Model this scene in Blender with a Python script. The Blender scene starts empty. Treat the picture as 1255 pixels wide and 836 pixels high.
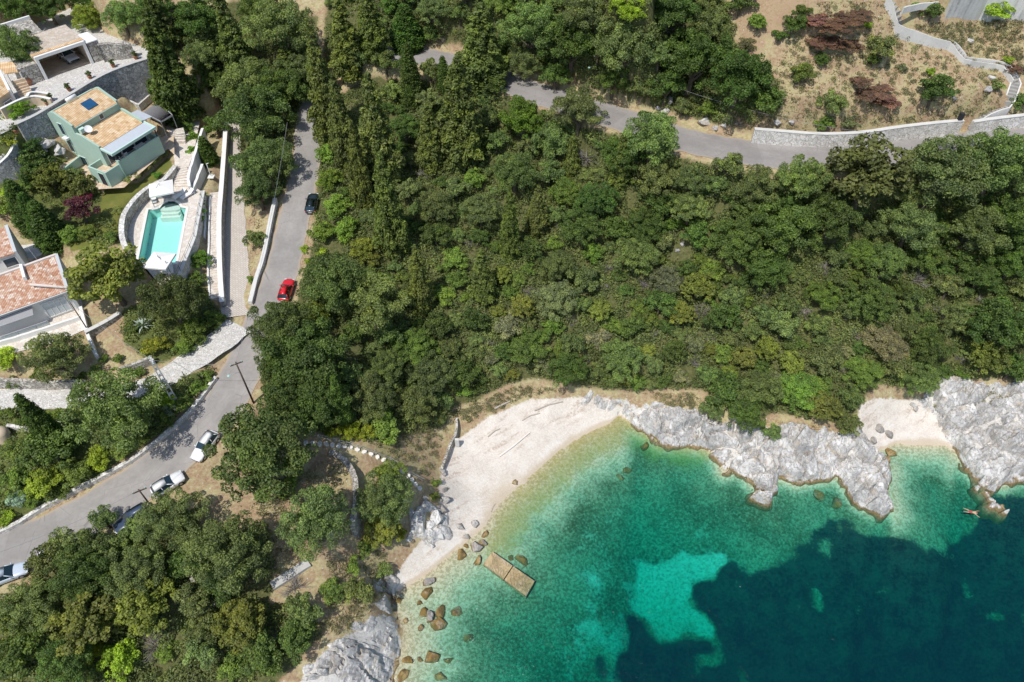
import bpy, bmesh, math, random
import numpy as np
from mathutils import Vector, Matrix, noise as mnoise
rnd = random.Random(7)
S = bpy.context.scene
C = S.collection
# ------------------------------------------------------------------ camera model (photograph 1255 x 836)
FPX, PW, PH, CAMZ = 880.0, 1255.0, 836.0, 75.0
PIT = math.radians(48.0)
SP, CP = math.sin(PIT), math.cos(PIT)
def ray(px, py):
    a = (px - PW/2)/FPX; b = (py - PH/2)/FPX
    return a, CP - b*SP, -(SP + b*CP)          # depth-normalised direction
def W(px, py, z):
    d = ray(px, py); t = (z - CAMZ)/d[2]
    return Vector((d[0]*t, d[1]*t, z))
def project(x, y, z):
    dz = z - CAMZ
    dep = y*CP - dz*SP
    return PW/2 + FPX*x/dep, PH/2 + FPX*(-y*SP - dz*CP)/dep, dep
# ------------------------------------------------------------------ polygons
def sdf_poly(X, Y, poly):
    """signed distance (positive inside) of points to a closed polygon"""
    X = np.asarray(X, float); Y = np.asarray(Y, float)
    d = np.full(X.shape, 1e18); ins = np.zeros(X.shape, bool)
    n = len(poly)
    for i in range(n):
        x0, y0 = poly[i][:2]; x1, y1 = poly[(i+1) % n][:2]
        ex, ey = x1-x0, y1-y0; L = ex*ex+ey*ey+1e-12
        t = np.clip(((X-x0)*ex+(Y-y0)*ey)/L, 0, 1)
        d = np.minimum(d, (X-x0-t*ex)**2+(Y-y0-t*ey)**2)
        c = ((y0 > Y) != (y1 > Y))
        with np.errstate(divide='ignore', invalid='ignore'):
            xi = (x1-x0)*(Y-y0)/(y1-y0+1e-18)+x0
        ins ^= c & (X < xi)
    d = np.sqrt(d)
    return np.where(ins, d, -d)
def dist_line(X, Y, line):
    """distance to an open polyline, and the interpolated further values at the closest point"""
    X = np.asarray(X, float); Y = np.asarray(Y, float)
    d = np.full(X.shape, 1e18); nv = len(line[0])-2
    val = [np.zeros(X.shape) for _ in range(nv)]
    for p, q in zip(line[:-1], line[1:]):
        ex, ey = q[0]-p[0], q[1]-p[1]; L = ex*ex+ey*ey+1e-12
        t = np.clip(((X-p[0])*ex+(Y-p[1])*ey)/L, 0, 1)
        dd = (X-p[0]-t*ex)**2+(Y-p[1]-t*ey)**2
        m = dd < d
        d = np.where(m, dd, d)
        for k in range(nv):
            val[k] = np.where(m, p[2+k]+t*(q[2+k]-p[2+k]), val[k])
    return (np.sqrt(d), *val)
def smooth(e0, e1, x):
    t = np.clip((x-e0)/(e1-e0), 0, 1); return t*t*(3-2*t)
def vnoise(X, Y, s, seed=0):
    """cheap value noise on a lattice"""
    r = np.random.RandomState(seed); T = r.rand(256, 256)
    x = X/s; y = Y/s; xi = np.floor(x).astype(int); yi = np.floor(y).astype(int)
    fx = x-xi; fy = y-yi; fx = fx*fx*(3-2*fx); fy = fy*fy*(3-2*fy)
    g = lambda a, b: T[a % 256, b % 256]
    return (g(xi, yi)*(1-fx)+g(xi+1, yi)*fx)*(1-fy)+(g(xi, yi+1)*(1-fx)+g(xi+1, yi+1)*fx)*fy
def resample(pts, step):
    out = [list(pts[0])]
    for p, q in zip(pts[:-1], pts[1:]):
        L = math.hypot(q[0]-p[0], q[1]-p[1]); n = max(1, int(round(L/step)))
        for k in range(1, n+1):
            t = k/n; out.append([a+(b-a)*t for a, b in zip(p, q)])
    return out
def chaikin(pts, n=2):
    for _ in range(n):
        o = [list(pts[0])]
        for p, q in zip(pts[:-1], pts[1:]):
            o.append([.75*a+.25*b for a, b in zip(p, q)]); o.append([.25*a+.75*b for a, b in zip(p, q)])
        o.append(list(pts[-1])); pts = o
    return pts
# ------------------------------------------------------------------ shoreline and heights read off the place
SHORE = [(470,900),(476,836),(489,793),(490,769),(478,745),(474,729),(487,723),(505,714),(527,700),(551,678),(572,662),(592,645),(603,627),
 (625,603),(642,591),(663,570),(687,550),(718,531),(747,519),(760,507),(773,516),(792,528),(811,540),(840,543),(866,548),(883,562),(888,576),(900,573),(915,578),(925,590),
 (938,598),(944,585),(956,580),(975,588),(995,584),(1017,581),(1030,580),(1042,596),(1054,612),(1070,621),(1083,618),(1082,590),(1084,565),(1074,552),(1098,543),(1127,545),(1161,545),
 (1175,555),(1188,572),(1200,584),(1228,590),(1242,583),(1262,580),(1330,560),(1420,575)]
shore_w = [tuple(W(x, y, 0)[:2]) for x, y in SHORE]
land_poly = [(-900, -60), (-300, -20), (-60, 5)] + shore_w + [(250, 62), (900, 90), (900, 1500), (-900, 1500)]
HP = [  # (px, py, z)
 (500,560,4.6),(540,560,1.6),(560,530,1.9),(550,590,1.1),(560,640,.7),(620,540,1.0),(660,530,.9),(600,510,2.2),(650,492,2.6),(700,500,1.5),(740,495,1.4),(560,500,3.4),(520,680,.8),(520,650,2.6),
 (500,640,4.0),(505,610,5.0),(470,720,3.6),(455,745,4.6),(440,775,3.6),(430,800,4.6),(390,836,4.6),(460,800,2.4),(410,600,8),(380,545,9.6),(450,560,7.6),(330,620,9.6),(370,690,7.6),(350,720,7.4),(420,680,6.6),(260,740,8),
 (150,760,7.6),(20,820,6.2),(200,820,5.6),(300,800,6.4),(100,836,6),(240,690,9),(100,720,8.6),(40,760,7.6),
 (420,420,12),(430,300,16),(500,450,8),(560,460,6),(450,510,8.6),(500,350,12.5),(500,250,16.5),(480,150,20.5),(600,300,13.5),(600,200,18.5),(620,410,9),(640,460,5),(700,440,6.5),(700,350,11),(700,250,16),
 (800,450,6),(800,350,11),(800,250,17),(760,480,3.4),(830,480,3.6),(900,490,4.6),(900,400,9),(900,300,15),(960,515,3),(1000,500,5),(1000,400,9.6),(1000,300,15.5),(1100,470,4.6),(1100,500,1.6),(1060,505,3),(1100,520,1),(1100,380,9.6),(1100,280,16),
 (1200,450,5.4),(1200,350,11),(1255,400,9),(1255,240,20),(1200,490,2.2),(1230,540,1.6),(1330,450,6),(1330,300,15),(1400,520,3),
 (1255,168,24.2),(1100,184,23.4),(1000,194,22.8),(900,185,22.9),(800,162,23.3),(720,134,23.8),(650,112,24.2),(600,88,24.5),(548,73,24.8),(455,60,25.2),
 (1000,120,28.5),(1000,50,33),(900,60,31),(1200,100,29.5),(1200,40,32),(1100,70,31),(800,70,30),(700,45,30),(600,40,28),(600,0,32),(800,0,36),(1000,0,37),(1255,0,36),(1255,80,30),(400,30,26.5),(400,-60,32),(800,-120,48),(1200,-120,46),(1500,0,36),(1500,-120,46),
 (0,675,9.4),(120,620,10.1),(235,538,11.6),(298,452,13),(330,378,14.6),(347,328,15.4),(359,273,16.6),(376,200,18.4),(378,155,19.7),(300,60,25),(280,0,29.5),(230,110,22.6),(330,110,21.5),
 (285,200,16.6),(290,300,15.1),(290,390,14.2),(262,200,17.9),(245,320,16.2),(100,520,12.4),(50,580,11.3),(20,630,10.4),(150,570,11.6),(220,500,12.7),(100,488,13.2),(215,455,13.6),
 (150,240,18.8),(100,290,17.6),(40,380,16),(60,435,14.6),(160,400,15.2),(215,400,14.8),(130,210,19.8),(75,192,21.6),(60,197,21.0),(92,205,20.2),(30,240,19.5),(60,210,20.2),(20,170,24),(100,90,26.5),(60,60,28),(150,60,27),(180,70,26),(100,10,31),(0,20,31),(0,110,25.8),(-60,300,18),(-60,480,13.5),(-60,680,9.2),(-60,130,25),(-100,0,32),(-100,850,6)]
P = np.array([tuple(W(x, y, z)) for x, y, z in HP] + [(x, y, 0.15) for x, y in shore_w])
P = np.vstack([P, [(-200, 60, 14), (-200, 110, 36), (-90, 140, 46), (0, 150, 52), (90, 150, 54), (200, 110, 34), (200, 75, 4), (-200, 20, 2), (-90, 20, 2)]])
PS = P.copy(); PS[:, :2] /= 50.0
def _tps(r2): return np.where(r2 > 1e-12, .5*r2*np.log(np.maximum(r2, 1e-12)), 0)
def tps_fit():
    n = len(PS); D = ((PS[:, None, :2]-PS[None, :, :2])**2).sum(-1)
    A = np.zeros((n+3, n+3)); A[:n, :n] = _tps(D)+np.eye(n)*.0012
    A[:n, n] = 1; A[:n, n+1:] = PS[:, :2]; A[n, :n] = 1; A[n+1:, :n] = PS[:, :2].T
    return np.linalg.solve(A, np.concatenate([PS[:, 2], [0, 0, 0]]))
TW = tps_fit()
def tps(X, Y):
    X = np.asarray(X, float)/50; Y = np.asarray(Y, float)/50; out = TW[-3]+TW[-2]*X+TW[-1]*Y
    for i in range(len(PS)):
        out = out+TW[i]*_tps((X-PS[i, 0])**2+(Y-PS[i, 1])**2)
    return out
# ------------------------------------------------------------------ roads (px, py, z, half width m) and level pads (px polygon, z)
MAIN = [(-60,712,9.0,2.7),(0,680,9.4,2.7),(60,657,9.6,2.7),(120,624,10.1,2.7),(180,586,10.8,2.7),(235,540,11.6,2.6),(275,495,12.4,2.5),(298,452,13.1,2.4),(315,412,13.8,2.3),(330,376,14.5,2.2),(347,328,15.4,2.1),(359,273,16.6,2.05),(370,225,17.7,2.0),(377,192,18.5,1.9),(377,155,19.6,1.9),(384,125,20.6,1.9),(398,100,21.6,1.9)]
UPPER = [(1330,166,24.8,2.7),(1255,171,24.3,2.7),(1190,177,23.9,2.8),(1100,186,23.4,2.8),(1000,195,22.9,2.9),(930,189,22.8,2.9),(840,173,23.2,2.8),(760,145,23.7,2.8),(700,127,24.0,2.8),(650,112,24.2,2.7),(600,92,24.5,2.7),(550,75,24.8,2.6),(500,66,25.1,2.6),(455,63,25.4,2.5)]
DRIVE = [(283,110,18.8,1.2),(284,170,17.2,1.2),(285,230,16.25,1.3),(288,290,15.4,1.45),(290,340,14.8,1.55),(288,388,14.25,1.7)]
STEPWAY = [(263,236,17.3,.62),(263,262,16.95,.62),(262.5,300,16.35,.6),(262,335,15.6,.58),(264,366,14.9,.55)]
STONEWAY = [(-60,489,13.2,1.5),(0,489,13.2,1.45),(60,490,13.2,1.35),(110,487,13.3,1.2),(150,482,13.4,1.1),(195,468,13.6,1.4),(232,443,13.8,1.7),(268,420,14.0,1.8),(292,398,14.1,2.0)]
def ribbon_w(R, n=2):
    return chaikin([(*W(x, y, z)[:2], z, h) for x, y, z, h in R], n)
MAIN_W, UPPER_W, DRIVE_W, STONE_W, STEP_W = map(ribbon_w, (MAIN, UPPER, DRIVE, STONEWAY, STEPWAY))
POOL_Z, HOUSE_Z, COURT_Z, RED_Z = 18.0, 19.85, 26.5, 15.9
PADS = [  # polygon in px on the plane z
 ('pool', [(214,203),(200,222),(180,233),(163,248),(154,264),(155,285),(163,308),(196,350),(214,350),(238,293),(241,277),(249,236),(240,230),(231,228),(231,203)], POOL_Z),
 ('house', [(110,190),(150,150),(212,150),(214,190),(206,182),(152,230),(120,232),(100,208)], HOUSE_Z),
 ('rockbed', [(46,168),(85,128),(150,92),(178,104),(150,120),(100,150),(80,165),(60,178)], 23.4),
 ('court', [(20,40),(105,0),(130,40),(182,60),(186,71),(157,80),(131,90),(109,101),(85,116),(58,134),(30,150),(0,165),(-40,160),(-40,90)], COURT_Z),
 ('garden', [(58,250),(120,240),(130,232),(160,236),(208,186),(211,200),(196,216),(176,226),(152,246),(143,262),(145,285),(155,305),(120,310),(80,300)], 18.7),
 ('red', [(-60,330),(30,315),(70,310),(96,352),(108,402),(70,420),(-60,450)], RED_Z),
 ('patio', [(140,116),(168,100),(196,112),(212,140),(200,152),(176,138)], 21.4),
 ('walk', [(226,150),(245,148),(238,185),(231,205),(214,204),(214,200),(209,160)], 18.95),
 ('strip', [(248,160),(270,150),(270,234),(250,238),(236,234),(246,205)], 17.35),
 ('lowpark', [(395,555),(425,562),(432,590),(430,625),(395,660),(350,660),(345,600)], 8.6),
]
pads_w = [(n, [tuple(W(x, y, z)[:2]) for x, y in poly], z) for n, poly, z in PADS]
POOL_PX = [(182,257),(196,255),(200,250),(206,247),(214,247),(219,250),(221,254),(228,255.5),(215,322),(169,322)]
pool_w = [tuple(W(x, y, POOL_Z)[:2]) for x, y in POOL_PX]
# ------------------------------------------------------------------ ground grid
def axis(lo, hi, step, far):
    a = list(np.arange(lo, hi+1e-6, step)); s = step*2; x = a[-1]
    r = []
    while x < far: x += s; r.append(x); s *= 1.35
    l = []; s = step*2; x = lo
    while x > -far: x -= s; l.append(x); s *= 1.35
    return np.array(l[::-1]+a+r)
GX = axis(-96, 100, .42, 700); GY = axis(18, 128, .42, 700)
XX, YY = np.meshgrid(GX, GY)
def ground_height(X, Y):
    d = sdf_poly(X, Y, land_poly)
    zl = tps(X, Y)
    far = smooth(0, 1, (np.maximum(np.abs(X)-120, 0)+np.maximum(Y-160, 0)+np.maximum(-Y-40, 0))/150)
    zl = np.where(far > 0, np.clip(zl, 2, 60)*(1-far)+20*far, zl)
    zl = zl+(vnoise(X, Y, 2.3, 3)-.5)*.35*smooth(1, 5, d)+(vnoise(X, Y, .9, 5)-.5)*.12*smooth(.5, 3, d)
    zl = np.maximum(zl, np.minimum(.1*d+.02, .9))
    s = np.maximum(-d, 0)
    pxx, pyy, _ = project(X, Y, 0*X)
    rockside = smooth(760, 790, pxx)*(1-smooth(1085, 1100, pxx)*(1-smooth(1165, 1185, pxx)))
    cove = smooth(1050, 1085, pxx)*smooth(1240, 1190, pxx)
    dep = (.085+.10*cove)*s+.0052*s*s+rockside*.75*smooth(0, 2.2, s)
    dep = np.minimum(dep, 11+.02*s)*(1+.16*(vnoise(X, Y, 5.5, 11)-.5)*smooth(1, 6, s))
    dep += smooth(1, 4, s)*.22*(vnoise(X, Y, 1.4, 12)-.5)
    Z = np.where(d > 0, zl, -dep-.01)
    for n, poly, z in pads_w:
        w = smooth(-.9, .1, sdf_poly(X, Y, poly)); Z = Z*(1-w)+(z-.06)*w
    for R in (STEP_W, DRIVE_W, STONE_W, UPPER_W, MAIN_W):
        dd, zz, hh = dist_line(X, Y, R)
        w = 1-smooth(*((.2, .7) if R is STEP_W else (.3, 1.0) if R is DRIVE_W else (.45, 2.2)), dd-hh); Z = Z*(1-w)+(zz-.07)*w
    w = smooth(-.35, .05, sdf_poly(X, Y, pool_w)); Z = Z*(1-w)+(POOL_Z-2.2)*w
    return Z, d
ZZ, SD = ground_height(XX, YY)
def gz(x, y):
    i = int(np.searchsorted(GX, x))-1; j = int(np.searchsorted(GY, y))-1
    i = min(max(i, 0), len(GX)-2); j = min(max(j, 0), len(GY)-2)
    fx = (x-GX[i])/(GX[i+1]-GX[i]); fy = (y-GY[j])/(GY[j+1]-GY[j])
    return float((ZZ[j, i]*(1-fx)+ZZ[j, i+1]*fx)*(1-fy)+(ZZ[j+1, i]*(1-fx)+ZZ[j+1, i+1]*fx)*fy)
def G(px, py, h=0.0):
    """the point seen at a pixel, h above the ground"""
    d = ray(px, py); t = 30.0; st = .6
    while t < 260:
        if CAMZ+d[2]*t <= gz(d[0]*t, d[1]*t)+h: break
        t += st
    a, b = t-st, t
    for _ in range(14):
        m = .5*(a+b)
        if CAMZ+d[2]*m <= gz(d[0]*m, d[1]*m)+h: b = m
        else: a = m
    return Vector((d[0]*b, d[1]*b, CAMZ+d[2]*b-h)), b
def height_to(base, py):
    """how tall something standing at base must be for its top to be seen on row py"""
    a, b = 0.0, 40.0
    for _ in range(40):
        m = .5*(a+b)
        if project(base.x, base.y, base.z+m)[1] > py: a = m
        else: b = m
    return a
# ------------------------------------------------------------------ materials
def nodes(name):
    m = bpy.data.materials.new(name); m.use_nodes = True; nt = m.node_tree; nt.nodes.clear()
    out = nt.nodes.new('ShaderNodeOutputMaterial')
    return m, nt, out
class NT:
    """small helper round a node tree"""
    def __init__(s, name):
        s.m, s.nt, s.out = nodes(name); s.N = s.nt.nodes; s.L = s.nt.links
    def n(s, t, **k):
        o = s.N.new('ShaderNode'+t)
        for a, v in k.items(): setattr(o, a, v)
        return o
    def set(s, sock, v):
        if isinstance(v, bpy.types.NodeSocket): s.L.new(v, sock)
        elif isinstance(v, (tuple, list)) and len(v) == 3 and sock.type == 'RGBA': sock.default_value = (*v, 1)
        else: sock.default_value = v
    def pos(s): 
        if not hasattr(s, '_p'): s._p = s.n('NewGeometry').outputs['Position']
        return s._p
    def obj(s): return s.n('TexCoord').outputs['Object']
    def uv(s): return s.n('TexCoord').outputs['UV']
    def noise(s, scale, detail=4, vec=None, rough=.55, out='Fac', dist=0):
        t = s.n('TexNoise'); t.inputs['Scale'].default_value = scale; t.inputs['Detail'].default_value = detail
        t.inputs['Roughness'].default_value = rough; t.inputs['Distortion'].default_value = dist
        s.L.new(vec if vec is not None else s.pos(), t.inputs['Vector']); return t.outputs[out]
    def voro(s, scale, vec=None, feature='F1', out='Distance', rand=1.0):
        t = s.n('TexVoronoi', feature=feature); t.inputs['Scale'].default_value = scale
        if 'Randomness' in t.inputs: t.inputs['Randomness'].default_value = rand
        s.L.new(vec if vec is not None else s.pos(), t.inputs['Vector']); return t.outputs[out]
    def ramp(s, f, stops, interp='LINEAR'):
        r = s.n('ValToRGB'); r.color_ramp.interpolation = interp; e = r.color_ramp.elements
        while len(e) < len(stops): e.new(.5)
        for k, (p, c) in enumerate(stops):
            e[k].position = p; e[k].color = (*c, 1) if isinstance(c, (tuple, list)) else (c, c, c, 1)
        s.set(r.inputs[0], f); return r.outputs['Color']
    def mix(s, f, a, b, mode='MIX'):
        x = s.n('Mix', data_type='RGBA', blend_type=mode); s.set(x.inputs[0], f); s.set(x.inputs[6], a); s.set(x.inputs[7], b); return x.outputs[2]
    def math(s, op, a, b=0.0, c=None, clamp=False):
        x = s.n('Math', operation=op, use_clamp=clamp); s.set(x.inputs[0], a); s.set(x.inputs[1], b)
        if c is not None: s.set(x.inputs[2], c)
        return x.outputs[0]
    def mapr(s, v, a, b, c=0.0, d=1.0):
        x = s.n('MapRange', interpolation_type='SMOOTHSTEP'); s.set(x.inputs[0], v)
        for k, q in enumerate((a, b, c, d)): x.inputs[k+1].default_value = q
        return x.outputs[0]
    def attr(s, name): 
        a = s.n('Attribute'); a.attribute_name = name; return a
    def sep(s, v): return s.n('SeparateXYZ') if v is None else s._sep(v)
    def _sep(s, v):
        x = s.n('SeparateXYZ'); s.L.new(v, x.inputs[0]); return x.outputs
    def bump(s, h, strength=.4, dist=.05):
        b = s.n('Bump'); b.inputs['Strength'].default_value = strength; b.inputs['Distance'].default_value = dist
        s.set(b.inputs['Height'], h); return b.outputs[0]
    def mapping(s, vec, scale=(1, 1, 1), rot=(0, 0, 0)):
        m = s.n('Mapping'); m.inputs['Scale'].default_value = scale; m.inputs['Rotation'].default_value = rot; s.L.new(vec, m.inputs['Vector']); return m.outputs[0]
    def bsdf(s, col, rough=.8, normal=None, metal=0.0, spec=.3, **k):
        b = s.n('BsdfPrincipled'); s.set(b.inputs['Base Color'], col); s.set(b.inputs['Roughness'], rough); s.set(b.inputs['Metallic'], metal)
        b.inputs['Specular IOR Level'].default_value = spec
        for a, v in k.items(): s.set(b.inputs[a.replace('_', ' ')], v)
        if normal is not None: s.L.new(normal, b.inputs['Normal'])
        s.L.new(b.outputs[0], s.out.inputs[0]); return s.m
MATS = {}
def plain(name, col, rough=.7, var=.15, scale=1.5, metal=0.0, spec=.3, bump=0.0, coat=0.0):
    """painted / cast surface: colour with soft wear variation"""
    if name in MATS: return MATS[name]
    t = NT(name); f = t.noise(scale, 5); g = t.noise(scale*7, 3)
    f = t.math('MULTIPLY_ADD', g, .4, t.math('MULTIPLY', f, .6))
    c = t.ramp(f, [(.25, tuple(x*(1-var) for x in col)), (.75, tuple(min(x*(1+var), .95) for x in col))])
    k = {'Coat_Weight': coat} if coat else {}
    MATS[name] = t.bsdf(c, rough, t.bump(g, .4, bump) if bump else None, metal, spec, **k); return MATS[name]
def stone(name, cols, scale=3.0, mortar=(.42, .40, .36), gap=.05, depth=.06, squash=(1, 1, 1)):
    """masonry of irregular stones with joints"""
    if name in MATS: return MATS[name]
    t = NT(name); v = t.mapping(t.pos(), squash)
    v2 = t.n('VectorMath', operation='ADD'); t.L.new(v, v2.inputs[0])
    t.L.new(t.mix(1.0, (0, 0, 0), t.noise(2.2, 2, out='Color')), v2.inputs[1]); vec = v2.outputs[0]
    e = t.voro(scale, vec, 'DISTANCE_TO_EDGE'); cc = t.voro(scale, vec, 'F1', 'Color')
    r = t._sep(cc)[0]
    c = t.ramp(r, [(0, cols[0]), (.5, cols[1]), (1, cols[2])])
    c = t.mix(t.math('MULTIPLY', t.noise(9, 5), .45), c, tuple(x*.6 for x in cols[1]))
    j = t.mapr(e, gap*.3, gap)
    c = t.mix(j, mortar, c)
    MATS[name] = t.bsdf(c, .9, t.bump(t.math('ADD', j, t.math('MULTIPLY', t.noise(14, 3), .4)), .6, depth), spec=.15); return MATS[name]
def rooftile(name, cols, w=.22, l=.4):
    """barrel tiles laid in courses, each its own tone (uses UV in metres)"""
    if name in MATS: return MATS[name]
    t = NT(name); u = t.uv()
    b = t.n('TexBrick'); t.L.new(u, b.inputs['Vector']); b.offset = 0.0
    b.inputs['Scale'].default_value = 1; b.inputs['Brick Width'].default_value = w*2; b.inputs['Row Height'].default_value = l; b.inputs['Mortar Size'].default_value = .012
    for k, q in (('Color1', (0, 0, 0, 1)), ('Color2', (1, 1, 1, 1)), ('Mortar', (.3, .3, .3, 1))): b.inputs[k].default_value = q
    f = t.math('ADD', t.math('MULTIPLY', b.outputs['Color'], .65), t.math('MULTIPLY', t.noise(2.0, 4), .45))
    c = t.ramp(f, [(.15, cols[0]), (.45, cols[1]), (.7, cols[2]), (.95, cols[3])])
    s = t._sep(u)
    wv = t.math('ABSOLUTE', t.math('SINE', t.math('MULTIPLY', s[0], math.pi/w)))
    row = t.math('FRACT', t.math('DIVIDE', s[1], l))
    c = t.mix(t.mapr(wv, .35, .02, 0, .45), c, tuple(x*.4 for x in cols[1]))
    MATS[name] = t.bsdf(c, .85, t.bump(t.math('ADD', wv, t.math('MULTIPLY', row, -.5)), .8, .06), spec=.2); return MATS[name]
def paving(name, cols, bw, bh, mortar, rot=0.0, msize=.02, uvmap=False):
    if name in MATS: return MATS[name]
    t = NT(name); v = t.mapping(t.uv() if uvmap else t.pos(), rot=(0, 0, rot))
    b = t.n('TexBrick'); t.L.new(v, b.inputs['Vector']); b.inputs['Scale'].default_value = 1
    b.inputs['Brick Width'].default_value = bw; b.inputs['Row Height'].default_value = bh; b.inputs['Mortar Size'].default_value = msize
    for k, q in (('Color1', cols[0]), ('Color2', cols[1]), ('Mortar', mortar)): b.inputs[k].default_value = (*q, 1)
    c = t.mix(t.math('MULTIPLY', t.noise(1.3, 6), .5), b.outputs['Color'], tuple(x*.72 for x in cols[0]))
    c = t.mix(t.mapr(t.noise(.5, 3), .5, .75, 0, .3), c, tuple(x*.8 for x in mortar))
    MATS[name] = t.bsdf(c, .85, t.bump(t.math('SUBTRACT', 1.0, b.outputs['Fac']), .5, .03), spec=.2); return MATS[name]
def foliage_mat(name='leaf'):
    """leaf colour comes from the object's own colour, varied leaf by leaf"""
    t = NT(name)
    oi = t.n('ObjectInfo'); a = t.attr('tint')
    sx = t._sep(a.outputs['Vector'])
    c = t.mix(1.0, oi.outputs['Color'], t.ramp(sx[0], [(0, (.55, .57, .6)), (.5, (1, 1, 1)), (1, (1.6, 1.5, 1.15))]), 'MULTIPLY')
    c = t.mix(t.mapr(sx[1], .86, .97, 0, .55), c, (.17, .15, .045))
    c = t.mix(t.mapr(t.noise(.22, 3), .35, .7, 0, .28), c, (.095, .10, .032))
    b = t.n('BsdfPrincipled'); t.L.new(c, b.inputs['Base Color']); b.inputs['Roughness'].default_value = .55; b.inputs['Specular IOR Level'].default_value = .35
    tr = t.n('BsdfTranslucent'); t.L.new(t.mix(1.0, c, (1.0, 1.15, .5), 'MULTIPLY'), tr.inputs[0])
    mx = t.n('MixShader'); mx.inputs[0].default_value = .38; t.L.new(b.outputs[0], mx.inputs[1]); t.L.new(tr.outputs[0], mx.inputs[2])
    t.L.new(mx.outputs[0], t.out.inputs[0]); return t.m
def ground_mat():
    t = NT('hillside'); z = t._sep(t.pos())[2]
    A = t._sep(t.attr('zone_a').outputs['Vector']); B = t._sep(t.attr('zone_b').outputs['Vector']); D = t._sep(t.attr('zone_c').outputs['Vector'])
    n1 = t.noise(.55, 6, rough=.65); n2 = t.noise(3.2, 5, rough=.65); n3 = t.noise(14, 3)
    nn = t.math('ADD', t.math('MULTIPLY', n1, .5), t.math('MULTIPLY', n2, .5))
    def mask(v, k=1.1): return t.mapr(t.math('ADD', v, t.math('MULTIPLY', t.math('SUBTRACT', nn, .5), k*2.2)), .32, .68)
    earth = t.ramp(n2, [(.25, (.22, .14, .085)), (.5, (.36, .26, .16)), (.75, (.47, .38, .26))])
    straw = t.ramp(n2, [(.25, (.27, .22, .11)), (.5, (.42, .36, .2)), (.8, (.54, .49, .33))])
    base = t.mix(t.mapr(n1, .42, .58), earth, straw)
    st = t.voro(2.4, None, 'F1', 'Color'); sd = t.voro(2.4)
    base = t.mix(t.math('MULTIPLY', t.mapr(t._sep(st)[0], .9, .92), t.mapr(sd, .2, .14)), base, (.55, .53, .49))
    green = t.ramp(n2, [(.25, (.06, .075, .022)), (.55, (.12, .14, .045)), (.8, (.2, .2, .08))])
    c = t.mix(mask(A[1]), base, green)
    lawn = t.ramp(n1, [(.3, (.13, .16, .035)), (.6, (.2, .2, .05)), (.8, (.3, .25, .09))])
    c = t.mix(t.mapr(D[1], .35, .65), c, t.mix(t.math('MULTIPLY', n3, .4), lawn, (.09, .1, .03)))
    litter = t.ramp(n2, [(.3, (.06, .065, .025)), (.55, (.12, .125, .05)), (.8, (.2, .17, .09))])
    c = t.mix(mask(A[2]), c, litter)
    red = t.ramp(n2, [(.3, (.27, .16, .1)), (.7, (.42, .3, .2))])
    c = t.mix(mask(D[2]), c, red)
    rock = t.ramp(t.math('ADD', t.math('MULTIPLY', n2, .6), t.math('MULTIPLY', n3, .4)), [(.3, (.3, .28, .25)), (.5, (.58, .56, .52)), (.75, (.75, .73, .69))])
    c = t.mix(mask(B[2]), c, rock)
    peb = t._sep(t.voro(7.0, None, 'F1', 'Color'))[0]
    bp = t.mix(t.math('MULTIPLY', peb, .5), t.ramp(n1, [(.25, (.5, .44, .37)), (.5, (.61, .55, .48)), (.7, (.67, .63, .57))]), (.78, .75, .7))
    lines = t.noise(1.0, 5, t.mapping(t.mapping(t.pos(), rot=(0, 0, -.58)), (.28, 1.5, 1)))
    bp = t.mix(t.math('MULTIPLY', t.math('MULTIPLY', t.mapr(lines, .5, .66, 0, .8), t.mapr(n2, .4, .58)), t.mapr(z, .35, .9)), bp, (.43, .33, .26))
    bp = t.mix(t.math('MULTIPLY', t.mapr(n2, .6, .75), .4), bp, (.5, .42, .34))
    wet = t.mapr(t.math('ADD', z, t.math('MULTIPLY', t.math('SUBTRACT', nn, .5), .25)), .3, .12, 0, .75)
    bp = t.mix(wet, bp, (.5, .41, .29))
    c = t.mix(mask(A[0], .6), c, bp)
    # sea bed
    cob_sparkle = t._sep(t.voro(5.2, None, 'F1', 'Color'))[0]  # pebble tones, with caustic sparkle painted in as extra contrast
    shal = t.mix(t.mapr(t.noise(3.4, 2, dist=.6), .4, .62, 0, .75), (.66, .58, .42), (.36, .31, .18))  # light and dark mottling stands in for caustic ripples on shallow pebbles
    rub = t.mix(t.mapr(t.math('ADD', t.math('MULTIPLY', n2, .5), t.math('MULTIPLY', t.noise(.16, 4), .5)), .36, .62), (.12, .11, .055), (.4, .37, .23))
    rub = t.mix(t.math('MULTIPLY', t.mapr(cob_sparkle, .55, .95), .45), rub, (.46, .43, .28))
    rub = t.mix(t.mapr(t.noise(3.4, 2, dist=.6), .42, .62, 0, .6), rub, (.1, .1, .05))  # dark gaps of the same painted caustic mottling, over the rubble
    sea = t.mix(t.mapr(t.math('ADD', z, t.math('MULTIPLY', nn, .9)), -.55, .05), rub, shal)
    sea = t.mix(t.mapr(t.math('ADD', B[1], t.math('MULTIPLY', t.math('SUBTRACT', nn, .5), 2.4)), .4, 1.2, 0, .62), sea, (.34, .29, .06))
    sand = t.mix(t.mapr(t.math('ADD', t.math('MULTIPLY', n2, .6), t.math('MULTIPLY', t.noise(3.4, 2, dist=.6), .4)), .38, .66), (.78, .74, .62), (.42, .39, .28))
    sea = t.mix(t.mapr(t.math('ADD', D[0], t.math('ADD', t.math('MULTIPLY', t.math('SUBTRACT', nn, .5), 2.2), t.math('MULTIPLY', t.math('SUBTRACT', t.noise(.3, 3), .5), 1.4))), .25, .9), sea, sand)
    grass = t.mix(t.mapr(t.math('ADD', t.math('MULTIPLY', n2, .5), t.math('MULTIPLY', n1, .5)), .36, .62), (.009, .022, .028), (.045, .078, .064))
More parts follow.
